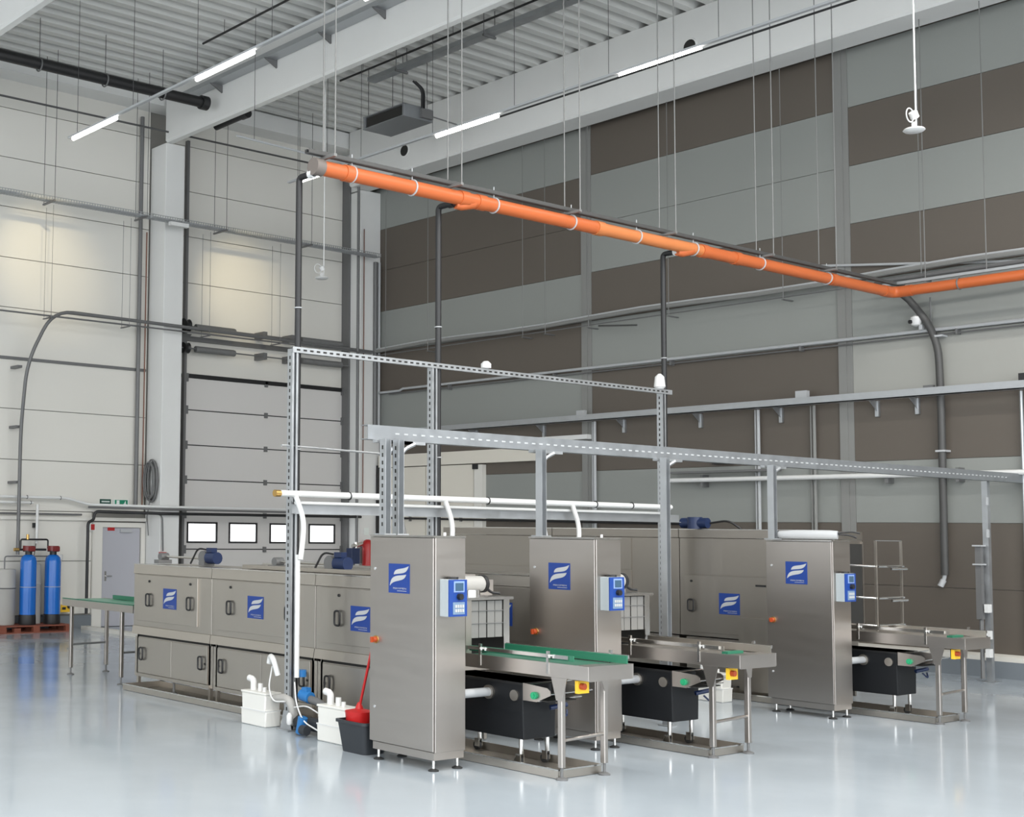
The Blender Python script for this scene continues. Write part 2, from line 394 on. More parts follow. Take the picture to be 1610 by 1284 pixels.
# ------------------------------------------------------------------ washing machines
def oval(t, x, y, z, parent, h=.075, w=.042):
    pts = bend([(x-.028, y-w, z), (x-.028, y-w, z+h), (x-.028, y+w, z+h), (x-.028, y+w, z-h), (x-.028, y-w, z-h), (x-.028, y-w, z)], .03, 3)
    mb = MB().tube(pts, .011, 6)
    for s in (-1, 1): mb.cyl((x-.028, y, z+s*h), (x, y, z+s*h), .008, 6)
    t.part('handle', mb, BLACK, parent)
def hood_door(t, x, y0, y1, z0, z1, handles, lg, m=None):
    d = t.part('access_door', MB().box(x-.018, x, y0, y1, z0, z1), m or STEELH, bevel=.003)
    for y in handles: oval(t, x-.018, y, (z0+z1)/2-.02, d)
    for y in (handles if len(handles) > 1 else handles*1): t.part('door_knob', MB().cyl((x-.03, y, z1-.075), (x-.018, y, z1-.075), .016, 10), BLACK, d)
    if lg: logo(t, x-.018, lg[0], lg[1], lg[2], lg[3], d)
def portal(t, X):
    # crate opening with strip curtain, X = left side of the portal
    y0, y1, zt = 8.6, 9.27, 1.455
    t.part('portal_side', MB().box(X, X+.075, y0, y1, .9, zt-.02), STEELH)
    t.part('portal_side', MB().box(X+.50, X+.575, y0, y1, .9, zt-.02), STEELL)
    t.part('portal_roof', MB().box(X-.02, X+.60, y0-.03, y1, zt-.02, zt+.005), STEELL)
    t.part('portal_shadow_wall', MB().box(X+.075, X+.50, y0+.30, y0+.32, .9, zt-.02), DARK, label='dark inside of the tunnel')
    for i in range(4):
        a = X+.081+i*.1055
        t.part('curtain_strip', MB().box(a, a+.093, y0+.01+.004*(i % 2), y0+.016+.004*(i % 2), 1.09, zt-.03), CURT)
    for z in (1.22, 1.335): t.part('curtain_bar', MB().cyl((X+.075, y0+.004, z), (X+.50, y0+.004, z), .004, 6), DGALV)
def blower(t, X, z):
    b = t.part('blower', MB().cyl((X, 8.95, z+.105), (X+.34, 8.95, z+.105), .075, 18), TANKGREY, label='pale cylindrical blower on the tunnel roof')
    t.part('blower_stand', MB().cyl((X+.17, 8.95, z), (X+.17, 8.95, z+.05), .11, 18), STEELL, b)
    t.part('blower_flange', MB().cyl((X+.33, 8.95, z+.105), (X+.37, 8.95, z+.105), .085, 18), BLACK, b)
    t.part('cable', MB().tube(bend([(X+.38, 8.95, z+.10), (X+.44, 8.93, z+.02), (X+.54, 8.90, z+.012)], .06), .014, 6), BLACK, b)
def tray(t, X, x1, y0, y1):
    X += .0; y0 = 7.53
    r = t.part('drip_tray', MB().box(X, x1, y0, y1, .004, .012).box(X, X+.008, y0, y1, .012, .082).box(x1-.008, x1, y0, y1, .012, .082).box(X+.008, x1-.008, y0, y0+.008, .012, .082).box(X+.008, x1-.008, y1-.008, y1, .012, .082), STEELH)
    t.part('tray_lip', MB().box(X-.012, X, y0-.012, y1, .072, .084).box(X, x1, y0-.012, y0, .072, .084), STEELL, r)
def pump_motor(t, X, y, z, side=1):
    """drive on the roof: bearing block, shaft, gearbox with blue motor"""
    t.part('bearing_block', MB().box(X-.10, X+.10, y+.95, y+1.07, z, z+.05).cyl((X-.05, y+1.01, z+.09), (X+.07, y+1.01, z+.09), .05, 12), DGALV)
    t.part('drive_shaft', MB().cyl((X, y+.08, z+.09), (X, y+1.0, z+.09), .014, 8), STEELL)
    g = t.part('gearbox', MB().cyl((X-.07, y, z+.10), (X+.05, y, z+.10), .085, 16).box(X-.08, X+.08, y-.06, y+.06, z, z+.05), DGALV)
    t.part('motor', MB().cyl((X-.02, y-.08, z+.10), (X-.02, y-.27, z+.10), .075, 14).box(X-.06, X+.02, y-.2, y-.08, z+.17, z+.225), MOTB, g, label='blue electric motor')
    t.part('motor_cable', MB().tube(bend([(X-.02, y-.02, z+.2), (X-.05, y+.12, z+.22), (X-.08, y+.24, z+.02)], .1), .012, 6), BLACK, g)

def small_washer(X, label, full):
    """hood 1.59 m high; X is the face towards the camera's left"""
    t = Thing('crate_washing_machine', label, 'washing machine', (X, 9.2, 0), 'stainless steel tunnel crate washers')
    Y = [9.27, 11.0, 12.94, 14.71]; xb = X+.86
    # upper hood in three modules
    for i in range(3):
        a, b = Y[i]+.004, Y[i+1]-.004
        t.part('hood_module', MB().box(X, xb, a, b, .80, 1.465), STEELH, bevel=.004)
        t.part('roof_band', MB().prism([(X-.012, 1.468), (xb+.01, 1.468), (xb+.01, 1.585), (X-.004, 1.585)], 'y', a, b), STEELH)
        t.part('roof_lip', MB().box(X-.015, X+.10, a, b, 1.585, 1.592), STEELL)
        t.part('lower_band', MB().prism([(X-.012, .80), (X-.03, .70), (xb, .70), (xb, .80)], 'y', a, b), STEELH)
        t.part('shade_strip', MB().box(X+.03, xb-.03, a+.06, b-.06, .665, .70), DARK)  # dark strip stands for the shade under the lower band
        hd = [(b-.12-.24, a+.28+.05)] if full else [()]
        hood_door(t, X, a+.28, b-.10, .875, 1.455, (b-.40, a+.43) if i < 2 else (b-.40, a+.43), (( (13.98, 13.68, 1.055, 1.305), (12.20, 11.90, 1.05, 1.30), (10.41, 10.11, 1.03, 1.285))[2-i]))
        # lower cupboard
        t.part('lower_cupboard', MB().box(X+.03, xb-.03, a, b, .17, .665), STEELH)
        m = (a+b)/2
        for (u, v, hy, ky) in ((m+.004, b-.10, b-.21, b-.14), (a+.10, m-.004, a+.21, a+.14)):
            d = t.part('lower_door', MB().box(X+.012, X+.03, u, v, .21, .655), STEELH, bevel=.003)
            oval(t, X+.012, hy, .455, d)
            t.part('door_knob', MB().cyl((X, ky, .45), (X+.012, ky, .45), .012, 8), BLACK, d)
        t.part('bottom_rail', MB().box(X+.005, X+.06, a+.05, b-.05, .165, .205), STEELH)
        for y in (a+.07, b-.07):
            for x in (X+.03, xb-.07): t.part('leg', MB().box(x, x+.04, y-.02, y+.02, .012, .17 if x > X+.1 else .70), STEELH)
        t.part('centre_leg', MB().cyl((X+.06, m, .012), (X+.06, m, .17), .016, 8).lathe([(.05, .012), (.05, .025), (.02, .04)], X+.06, m, 12), DGALV)
    portal(t, X-.205); blower(t, X+.02, 1.46)
    tray(t, X-.21, X+.345, 7.31, 14.6)
    if full:
        for y in (13.72, 11.25): pump_motor(t, X+.45, y, 1.592)
        t.part('roof_shelf', MB().box(X+.30, X+.75, 9.4, 12.75, 1.592, 1.635), STEELH)
    return t
small_washer(9.0, 'nearest long stainless crate washer with blue logo plates and black handles', True)
small_washer(11.08, 'second low stainless crate washer, mostly hidden behind the nearest cabinets', False)
def big_washer(X):
    t = Thing('crate_washing_machine', 'tallest stainless crate washer at the back, behind the middle cabinet', 'washing machine', (X, 9.2, 0), 'stainless steel tunnel crate washers')
    xb = X+1.54; y0, y1 = 9.27, 15.35
    for a, b in ((y0, 10.93), (10.94, 13.1), (13.11, y1)):
        t.part('hood_module', MB().box(X, xb, a, b, .74, 2.02), STEELDIM, bevel=.004)
        t.part('roof_band', MB().box(X-.012, xb+.012, a, b, 2.025, 2.13), STEELDIM)
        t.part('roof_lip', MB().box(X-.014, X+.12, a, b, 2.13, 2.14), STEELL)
        t.part('lower_cupboard', MB().box(X+.06, xb-.05, a+.05, b-.05, .14, .72), STEELDIM)
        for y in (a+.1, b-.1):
            for x in (X+.06, xb-.1): t.part('leg', MB().box(x, x+.04, y-.02, y+.02, .012, .14), STEELDIM)
    hood_door(t, X, 9.42, 10.86, .79, 1.53, (10.74,), (10.33, 10.03, 1.045, 1.315), STEELDIM)
    hood_door(t, X, 11.7, 13.0, .79, 1.56, (12.85,), None, STEELDIM)
    hood_door(t, X, 13.3, 15.1, .79, 1.56, (14.95, 13.45), None, STEELDIM)
    t.part('upper_panel', MB().box(X-.012, X, 9.42, 10.86, 1.545, 2.0), STEELDIM)
    t.part('upper_panel', MB().box(X-.012, X, 11.7, 13.0, 1.575, 2.0), STEELDIM)
    t.part('end_box', MB().box(X-.10, X, 9.30, 10.0, .11, 1.02), STEELDIM, label='low steel side box beside the cabinet')
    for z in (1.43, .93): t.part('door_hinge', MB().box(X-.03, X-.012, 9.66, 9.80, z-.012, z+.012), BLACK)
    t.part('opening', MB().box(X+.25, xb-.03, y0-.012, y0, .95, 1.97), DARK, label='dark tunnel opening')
    t.part('opening_frame', MB().box(X+.19, X+.25, y0-.02, y0, .9, 2.0).box(xb-.03, xb-.005, y0-.02, y0, .9, 2.0), STEELDIM)
    tray(t, X-.17, X+.37, 7.36, 14.9)
    t.part('roof_motor', MB().cyl((X+.3, 10.9, 2.14), (X+.3, 10.9, 2.30), .10, 14).cyl((X+.3, 11.1, 2.22), (X+.3, 10.7, 2.22), .07, 12), MOTB, label='dark blue motor on the roof')
    t.part('roof_cable', MB().tube(bend([(X+.35, 10.7, 2.22), (X+.4, 10.45, 2.26), (X+.45, 10.3, 2.14)], .15), .015, 6), BLACK)
    return t
big_washer(15.2)

# ------------------------------------------------------------------ outlet conveyors
def leg_set(t, x, y, ztop, parent=None, gus=True, zf=0):
    l = t.part('leg', MB().box(x-.024, x+.024, y-.024, y+.024, zf+.10, ztop), STEEL, bevel=.006)
    if gus: t.part('gusset', MB().prism([(y-.085, ztop), (y+.085, ztop), (y+.032, ztop-.19), (y-.032, ztop-.19)], 'x', x-.030, x-.024), STEEL, l)
    t.part('foot', MB().cyl((x, y, zf+.012), (x, y, zf+.10), .013, 10).lathe([(.05, zf), (.05, zf+.012), (.02, zf+.025)], x, y, 16), DGALV, l)
    return l
def conveyor(X, label, green, rack=False):
    t = Thing('outlet_conveyor', label, 'conveyor', (X, 7.5, 0), 'steel outlet conveyors in front of the washers')
    W = .58; y0, y1 = 7.19, 8.58; zb, zt = .845, .965
    t.part('side_plate', MB().box(X, X+.012, y0, y1, zb, zt), STEEL, bevel=.002)
    t.part('side_plate', MB().box(X+W-.012, X+W, y0, y1, zb, zt), STEEL, bevel=.002)
    t.part('end_plate', MB().box(X+.012, X+W-.012, y0, y0+.012, zb-.005, zt-.004).box(X+.012, X+W, y0-.001, y0+.14, zt-.004, zt), STEEL)
    t.part('belt', MB().box(X+.05, X+W-.05, y0+.15, y1, .93, .955), BELT if green else STEELH, label='green conveyor belt' if green else None)
    r1 = t.part('guide_rail', MB().box(X+.03, X+.05, y0+.24, y1, 1.0, 1.03), STEELL)
    t.part('rail_liner', MB().box(X+.05, X+.064, y0+.20, y1, .985, 1.032), GREEN if green else STEELH, r1)
    r2 = t.part('guide_rail', MB().box(X+W-.05, X+W-.03, y0+.02, y1, 1.005, 1.035), STEELL)
    t.part('rail_liner', MB().box(X+W-.066, X+W-.05, y0+.02, y1, .965, 1.03), GREEN if green else STEELH, r2)
    if not green: t.part('guide_block', MB().box(X+.052, X+.30, y0+.16, y0+.22, .957, .985), GREEN)
    for x, y in ((X-.006, 7.62), (X+W-.02, 7.42), (X-.006, 8.4)):
        p = t.part('rail_post', MB().box(x, x+.022, y-.012, y+.012, .87, 1.06), STEELL)
        t.part('rail_clamp', MB().cyl((x-.01, y, 1.018), (x+.06, y, 1.018), .012, 8), STEELL, p)
    t.part('roller', MB().cyl((X+.015, y0+.11, .915), (X+W-.015, y0+.11, .915), .04, 14), STEELL)
    leg_set(t, X+.03, 7.5, zb); leg_set(t, X+W-.04, 7.47, zb, gus=False)
    t.part('gusset', MB().prism([(X+W-.12, zb), (X+W+.0, zb), (X+W-.015, zb-.13), (X+W-.065, zb-.13)], 'y', 7.44, 7.446), STEEL)
    t.part('cross_bar', MB().cyl((X+.05, 7.48, .33), (X+W-.06, 7.47, .35), .015, 10), STEEL)
    e = t.part('stop_switch', MB().box(X+.035, X+.17, 7.325, 7.36, .73, .835), YELLOW, label='yellow emergency stop box with red button')
    t.part('stop_button', MB().cyl((X+.07, 7.285, .79), (X+.07, 7.325, .79), .027, 14), ORED, e)
    t.part('switch_back', MB().box(X+.12, X+.19, 7.361, 7.41, .74, .845), BLACK, e)
    if rack:
        for x in (X+.16, X+.73-.0):
            t.part('rack_post', MB().box(x, x+.025, 8.25, 8.275, .97, 2.02), STEELH)
        for z in (1.03, 1.35, 1.72):
            t.part('rack_bar', MB().cyl((X-.1, 8.9, z+.02), (X+.17, 8.26, z), .012, 8), STEELL)
            t.part('rack_bar', MB().cyl((X+.17, 8.24, z), (X+.75, 8.24, z), .014, 8).cyl((X+.4, 8.2, z-.03), (X+.75, 8.2, z-.03), .014, 8), STEELL)
        t.part('rack_bar', MB().cyl((X+.16, 8.26, 2.02), (X+.75, 8.26, 2.02), .006, 6), DGALV)
    return t
conveyor(8.77, 'nearest outlet conveyor with green guide liners, over the nearest black tank', True)
conveyor(10.87, 'middle outlet conveyor with dull steel guides, in front of the second cabinet', False)
conveyor(15.04, 'farthest outlet conveyor carrying an upright rod rack', False, True)

# ------------------------------------------------------------------ black filter tanks on wheels
def filter_tank(X, label):
    t = Thing('filter_tank', label, 'tank', (X, 8.02, .012), 'black filter tanks under the conveyors')
    W = .44; y0, y1, z0, z1 = 8.02, 9.0, .25, .745
    t.part('tank_body', MB().prism([(X+.015, z0), (X+W-.015, z0), (X+W, z1), (X, z1)], 'y', y0, y1), TANKB, bevel=.008)
    t.part('tank_rim', MB().box(X-.012, X+W+.012, y0-.012, y1+.012, z1-.02, z1), BLACK)
    for x in (X+.05, X+W-.05):
        for y in (y0+.06, y1-.1):
            l = t.part('caster', MB().cyl((x, y, .12), (x, y, z0), .02, 10), STEELL)
            t.part('wheel', MB().cyl((x-.016, y+.03, .052), (x+.016, y+.03, .052), .04, 16), RUBBER, l)
            t.part('fork', MB().box(x-.024, x-.018, y-.01, y+.045, .045, .12).box(x+.018, x+.024, y-.01, y+.045, .045, .12), STEELL, l)
    f = t.part('inlet_flange', MB().cyl((X-.02, 8.41, .628), (X+.005, 8.41, .628), .062, 20), STEELH)
    t.part('inlet_pipe', MB().cyl((X-.37, 8.41, .628), (X-.015, 8.41, .628), .040, 16), SILV, f, label='bright steel pipe to the cabinet')
    t.part('blank_flange', MB().cyl((X-.012, 8.11, .628), (X+.005, 8.11, .628), .048, 20), STEELH)
    for x in (X-.022, X+W-.09):
        d = t.part('drawer_side', MB().prism([(7.995, .75), (7.72, .73), (7.69, .71), (7.685, .67), (7.84, .60), (7.995, .60)], 'x', x, x+.008), STEEL)
    t.part('drawer_knob', MB().cyl((X-.05, 7.855, .655), (X-.022, 7.855, .655), .032, 14).cyl((X-.06, 7.855, .655), (X-.05, 7.855, .655), .018, 10), KNOBG, label='green knob')
    t.part('drawer_floor', MB().box(X-.014, X+W-.09, 7.72, 7.995, .61, .62), DARK)
    for y, z in ((7.70, .68), (7.82, .61), (7.93, .74)): t.part('drawer_rod', MB().cyl((X-.02, y, z), (X+W+.10, y, z+.01), .007, 6), STEELL)
    t.part('drain_valve', MB().cyl((X+W-.16, 7.95, .52), (X+W-.02, 7.88, .55), .022, 10).tube(bend([(X+W-.1, 7.9, .5), (X+W-.05, 7.86, .44), (X+W, 7.9, .5)], .05), .010, 6), MOTB, label='dark blue valve with hose')
    return t
filter_tank(8.90, 'nearest black filter tank on wheels, beside the nearest cabinet')
filter_tank(11.0, 'middle black filter tank on wheels, under the second conveyor')
filter_tank(15.17, 'farthest black filter tank on wheels, beside the far cabinet')

# inlet table at the far left end of the first washer
t = Thing('inlet_table', 'grey inlet table with green edge guides at the left end of the nearest washer', 'table', (9.0, 16.4, 0))
t.part('side_plate', MB().box(9.0, 9.012, 14.73, 16.64, .95, 1.045), STEEL); t.part('side_plate', MB().box(9.66, 9.672, 14.73, 16.64, .95, 1.045), STEEL)
t.part('end_plate', MB().box(9.012, 9.66, 16.628, 16.64, .95, 1.04), STEEL)
t.part('belt', MB().box(9.03, 9.64, 14.73, 16.6, 1.0, 1.04), GREENB, label='pale green belt')
t.part('edge_guide', MB().box(9.0, 9.03, 14.73, 16.64, 1.046, 1.058), GREEN); t.part('edge_guide', MB().box(9.62, 9.66, 14.73, 16.3, 1.046, 1.10), GREEN)
for x, y in ((9.04, 16.43), (9.66, 16.52), (9.02, 15.03), (9.66, 15.05)): leg_set(t, x, y, .95, gus=False)
t.part('cross_bar', MB().cyl((9.06, 16.43, .42), (9.64, 16.52, .42), .014, 8), DGALV); t.part('cross_bar', MB().cyl((9.04, 15.03, .42), (9.64, 15.05, .42), .014, 8), DGALV)

# pale duct lying on the floor behind the inlet table
single('floor_duct', MB().box(13.2, 13.36, 15.8, 23.6, 0, .07), KERB, 'long pale low duct on the floor behind the inlet table', 'duct', (13.2, 15.8, 0))

# ------------------------------------------------------------------ galvanised frames
def slots(mb_, x, y, z0, z1, face, step=.07):
    z = z0
    while z < z1-.03:
        if face == 'y': mb_.box(x-.008, x+.008, y-.002, y+.002, z, z+.035)
        else: mb_.box(x-.002, x+.002, y-.008, y+.008, z, z+.035)
        z += step
t = Thing('galvanised_frame', 'tall slotted galvanised posts with a thin top rail behind the cabinets', 'frame', (8.54, 10.85, 0))
for i, x in enumerate((8.54, 10.56, 14.73)):
    a = 10.85
    p = t.part('post', MB().box(x-.04, x+.04, a+.035, a+.041, 0, 3.95).box(x-.04, x-.034, a-.041, a+.035, 0, 3.95).box(x+.034, x+.04, a-.041, a+.035, 0, 3.95).box(x-.034, x-.014, a-.041, a-.035, 0, 3.95).box(x+.014, x+.034, a-.041, a-.035, 0, 3.95), GALV)
    sl = MB(); slots(sl, x-.0405, a, .2, 3.9, 'x'); slots(sl, x, a+.033, .2, 3.9, 'y')
    t.part('slot_row', sl, DARK, p, stuff=True)
    t.part('base_bracket', MB().box(x-.10, x+.10, a-.10, a+.10, 0, .012).prism([(a-.09, .012), (a+.09, .012), (a+.042, .2), (a-.042, .2)], 'x', x+.041, x+.048).prism([(a-.09, .012), (a+.09, .012), (a+.042, .2), (a-.042, .2)], 'x', x-.048, x-.041), GALV, p)
tr = t.part('top_rail', MB().box(8.5, 14.9, 10.80, 10.806, 3.91, 3.97).box(8.5, 14.9, 10.806, 10.84, 3.91, 3.915).box(8.5, 14.9, 10.806, 10.84, 3.965, 3.97), GALV)
sl = MB(); x = 8.55
while x < 14.8: sl.box(x, x+.045, 10.797, 10.801, 3.931, 3.949); x += .09
t.part('slot_row', sl, DARK, tr, stuff=True)
t.part('lower_channel', MB().box(8.5, 15.0, 10.79, 10.806, 2.22, 2.32).box(8.5, 15.0, 10.76, 10.79, 2.22, 2.226), GALV)
t.part('tie_rod', MB().cyl((8.4, 10.85, 2.93), (9.9, 10.85, 2.90), .012, 6), GALV)
for x in (11.4, 14.72): t.part('detector', MB().lathe([(.02, 3.97), (.06, 3.98), (.06, 4.03), (.03, 4.06)], x, 10.82, 14) if x < 14 else MB().lathe([(.05, 3.97), (.075, 4.0), (.06, 4.13), (.02, 4.17)], 14.66, 10.82, 14), WHITE)

t = Thing('cable_support_frame', 'galvanised slotted beam on short posts above the control cabinets, running to the banded wall', 'frame', (8.2, 9.2, 2.02))
bm_ = t.part('beam', MB().box(8.06, 20.95, 9.12, 9.126, 2.895, 3.03).box(8.06, 20.95, 9.126, 9.22, 2.895, 2.902).box(8.06, 20.95, 9.126, 9.22, 3.023, 3.03), GALVD)
sl = MB(); x = 8.4
while x < 20.4: sl.box(x, x+.05, 9.1165, 9.121, 2.953, 2.968); x += .11
t.part('slot_row', sl, SILV, bm_, stuff=True)  # pale slot colour stands for light caught on the slot lips
for i, x in enumerate((8.17, 8.33, 10.27, 12.27, 14.30)):
    y = 9.0; zb = 0 if i == 3 else 2.02
    p = t.part('post', MB().box(x-.035, x-.029, y-.04, y+.04, zb, 2.895).box(x-.029, x+.035, y+.034, y+.04, zb, 2.895).box(x+.029, x+.035, y-.04, y+.034, zb, 2.895), GALV)
    if i in (0, 1):
        sl = MB(); slots(sl, x-.036, y, 2.1, 2.85, 'x'); t.part('slot_row', sl, DARK, p, stuff=True)
    t.part('post_foot', MB().box(x-.07, x+.07, y-.07, y+.07, zb, zb+.012), GALV, p)
    t.part('knee_arm', MB().box(x-.05, x+.40, y+.06, y+.12, 2.865, 2.893).tube(bend([(x+.08, y+.06, 2.62), (x+.09, y+.06, 2.8), (x+.26, y+.06, 2.87)], .15), .02, 6), GALV, p)
    if i in (1, 2, 4):
        t.part('drop_cable', MB().tube(bend([(x+.10, y+.06, 2.86), (x+.07, y+.06, 2.6), (x+.06, y+.06, 2.3), (x+.13, y+.05, 2.03)], .2), .018, 8), SILV if i > 1 else DGALV, p)
p = t.part('post', MB().box(20.16, 20.24, 9.27, 9.276, 0, 2.9).box(20.16, 20.166, 9.276, 9.35, 0, 2.9).box(20.234, 20.24, 9.276, 9.35, 0, 2.9), GALV)
t.part('post_foot', MB().box(20.12, 20.32, 9.22, 9.40, 0, .012), GALV, p)
for z in (2.55, 2.08): t.part('clip', MB().box(20.10, 20.16, 9.255, 9.27, z, z+.12), SILV, p)

# hot-water pipe along the service frame
t = Thing('insulated_pipe', 'fat white insulated pipe with a brass end cap crossing the tall posts', 'pipe', (8.24, 10.7, 2.42))
t.part('pipe_run', MB().cyl((8.27, 10.7, 2.425), (14.7, 10.7, 2.415), .034, 12), WHITE)
t.part('end_cap', MB().cyl((8.20, 10.7, 2.425), (8.27, 10.7, 2.425), .036, 12), BRASS)
for x in (9.2, 11.3, 13.2, 13.9): t.part('pipe_clamp', MB().ring((x, 10.7, 2.42), 'x', .037, .008), BLACK)
t.part('thin_run', MB().cyl((8.5, 10.74, 2.335), (14.7, 10.74, 2.335), .018, 10), WHITE)
for x in (8.46, 10.60, 12.75):
    t.part('drop_hose', MB().tube(bend([(x, 10.68, 2.40), (x+.10, 10.66, 2.15), (x+.06, 10.64, 1.9), (x+.02, 10.62, 1.75)], .2), .028, 10), WHITE, label='white flexible drop hose')
single('drop_pipe', MB().cyl((8.51, 10.70, .55), (8.51, 10.70, 1.80), .026, 12), WHITE, 'white vertical pipe strapped to the first tall post', 'pipe', (8.51, 10.7, .55))

# black risers from the orange pipe
for i, (x, z0) in enumerate(((8.625, .10), (10.68, 1.6), (14.84, 1.6))):
    t = Thing('riser_pipe', ('black vertical drain riser at the near end of the orange pipe', 'black vertical drain riser second along the orange pipe', 'black vertical drain riser farthest along the orange pipe')[i], 'pipe', (x, 10.88, z0), 'black drain risers')
    xr = x+.12
    t.part('riser', MB().tube(bend([(x, 10.88, z0), (x, 10.88, 5.80), (x, 10.62, 5.80)], .05, 4), .035, 12), BLACK)
    t.part('elbow', MB().cyl((x, 10.64, 5.80), (x, 10.70, 5.80), .05, 12), WHITE if i != 1 else BLACK)
    for z in (2.9, 4.4): t.part('pipe_clip', MB().ring((x, 10.88, z), 'z', .038, .007), SILV)

# ------------------------------------------------------------------ orange drain pipe
t = Thing('orange_pipe', 'long orange drain pipe hung high across the hall', 'pipe', (8.62, 10.6, 5.86))
Zp = 5.86
t.part('pipe_length', MB().cyl((8.66, 10.6, Zp), (13.2, 10.6, Zp), .08, 20), ORANGE)
t.part('pipe_length', MB().cyl((13.2, 10.6, Zp), (15.3, 10.6, Zp), .078, 20), ORANGEP, label='paler orange length')
t.part('pipe_length', MB().cyl((15.3, 10.6, Zp), (19.95, 10.6, Zp), .08, 20), ORANGE)
t.part('pipe_bend', MB().tube(bend([(19.9, 10.6, Zp), (20.2, 10.6, Zp), (20.2, 10.3, Zp)], .2, 6), .088, 20), ORANGE)
t.part('pipe_length', MB().cyl((20.2, 10.32, Zp), (20.2, 2, Zp-.02), .08, 20), ORANGE)
t.part('end_plug', MB().cyl((8.58, 10.6, Zp), (8.70, 10.6, Zp), .092, 20), BROWNC)
for x in (9.0, 10.72, 11.0, 13.1, 15.25, 16.0, 18.4): t.part('socket', MB().cyl((x, 10.6, Zp), (x+.14, 10.6, Zp), .09, 20), ORANGE if x != 13.1 else ORANGEP)
for x in (9.12, 10.0, 11.30, 12.66, 13.92, 15.11, 16.64, 18.33):
    c = t.part('pipe_clamp', MB().ring((x, 10.6, Zp), 'x', .086, .010, 20), SILV)
    t.part('clamp_rod', MB().cyl((x, 10.6, Zp+.085), (x, 10.6, Zp+.22), .006, 6), SILV, c)
for y in (9.6, 7.5): t.part('pipe_clamp', MB().ring((20.2, y, Zp), 'y', .086, .010, 20), DGALV)
for x in (10.9, 15.0): t.part('branch', MB().tube([(x+.05, 10.6, Zp-.02), (x-.12, 10.62, Zp-.075), (x-.20, 10.63, Zp-.08)], [.075, .06, .045], 14), ORANGE)

t = Thing('cable_tray', 'narrow grey cable tray hung on paired rods just above the orange pipe', 'cable tray', (8.5, 10.6, 6.0))
t.part('tray_channel', MB().box(8.5, 20.5, 10.565, 10.57, 5.99, 6.03).box(8.5, 20.5, 10.63, 10.635, 5.99, 6.03).box(8.5, 20.5, 10.57, 10.63, 5.985, 5.991), DUCT)
t.part('tray_cable', MB().cyl((8.5, 10.6, 6.01), (20.5, 10.6, 6.02), .018, 8), BLACK)
for x in (8.74, 10.6, 12.62, 14.5, 16.7, 18.3):
    t.part('hanger', MB().box(x-.02, x+.02, 10.42, 10.78, 5.955, 5.985), RODM)
    for y in (10.43, 10.77): t.part('hanger_rod', MB().cyl((x+(.12 if y > 10.5 else 0), y, 5.97), (x+(.12 if y > 10.5 else 0), y, ZC), .008, 6), RODM)
t = Thing('cable_tray', 'pair of dark and pale conduits above the far orange pipe near the banded wall', 'cable tray', (20.4, 6, 6.1))
t.part('dark_conduit', MB().cyl((20.45, 10.9, 6.12), (20.75, 3, 6.14), .03, 8), DGALV)
t.part('pale_rail', MB().box(20.25, 20.33, 3, 10.8, 5.99, 6.03), GALV)
for y in (10.2, 9.3): t.part('hanger_rod', MB().cyl((20.4, y, 6.02), (20.4, y, 10.15), .008, 6), RODM)
single('conduit', MB().cyl((20.98, 12.25, 6.64), (20.98, 8.6, 6.16), .022, 8), SILV, 'thin pale conduit slanting on the wall above the orange pipe bend', 'conduit', (20.98, 12.25, 6.64))

# ------------------------------------------------------------------ suspended light lines
def light_line(X, tubes, yend, label, dark):
    t = Thing('linear_light', label, 'light', (X, yend, 9.0), 'suspended linear lights')
    t.part('trunking', MB().box(X-.03, X+.03, -8, yend, 9.0, 9.035), SILV)
    for a, b in tubes:
        t.part('led_tube', MB().tube([(X, a, 8.965), (X, b, 8.965)], .034, 10), TUBE)
    if dark: t.part('data_cable', MB().cyl((X-.09, -8, 8.90), (X-.09, 14.85, 8.90), .016, 6), BLACK)
    y = yend-.3
    while y > -7:
        t.part('hanger_wire', MB().cyl((X, y, 9.03), (X, y, ZC), .005, 5), DROD); y -= 1.9
light_line(11.1, [(20.5, 19.0), (16.57, 15.1), (12.66, 11.2), (8.7, 7.2)], 20.66, 'long light trunking at the left with two lit tubes', False)
light_line(16.07, [(20.22, 18.93), (16.42, 14.98), (12.51, 11.11), (8.6, 7.1)], 20.62, 'long light trunking in front of the edge beam with lit tubes', True)
t = Thing('conduit', 'thin pale conduit crossing under the roof beside the near end of the orange pipe', 'conduit', (13.4, 18.7, 9.0))
t.part('pipe', MB().cyl((13.4, 18.7, 9.02), (16.0, 18.8, 9.0), .02, 8), SILV)
for x in (13.8, 15.5): t.part('hanger_wire', MB().cyl((x, 18.72, 9.02), (x, 18.72, ZC), .005, 5), DROD)

# pendant access points
for (x, y, z, lb) in ((15.62, 19, 6.78, 'small white pendant disc hanging before the sectional door wall'), (15.82, 8, 6.98, 'white pendant disc hanging at the upper right before the banded wall')):
    t = Thing('pendant_antenna', lb, 'antenna', (x, y, z), 'white pendant discs')
    t.part('disc', MB().lathe([(.02, z-.025), (.10, z-.02), (.125, z), (.11, z+.018), (.03, z+.03)], x, y, 24), WHITE)
    t.part('bracket', MB().box(x-.02, x+.02, y-.02, y+.02, z+.03, z+.10).cyl((x+.03, y, z+.16), (x-.02, y, z+.22), .05, 12), WHITE)
    t.part('cable_loop', MB().ring((x-.09, y, z+.17), 'y', .085, .008, 16, 5), WHITE)
    t.part('rod', MB().cyl((x+.05, y, z+.02), (x+.05, y, ZC+.12), .011, 8), WHITE)

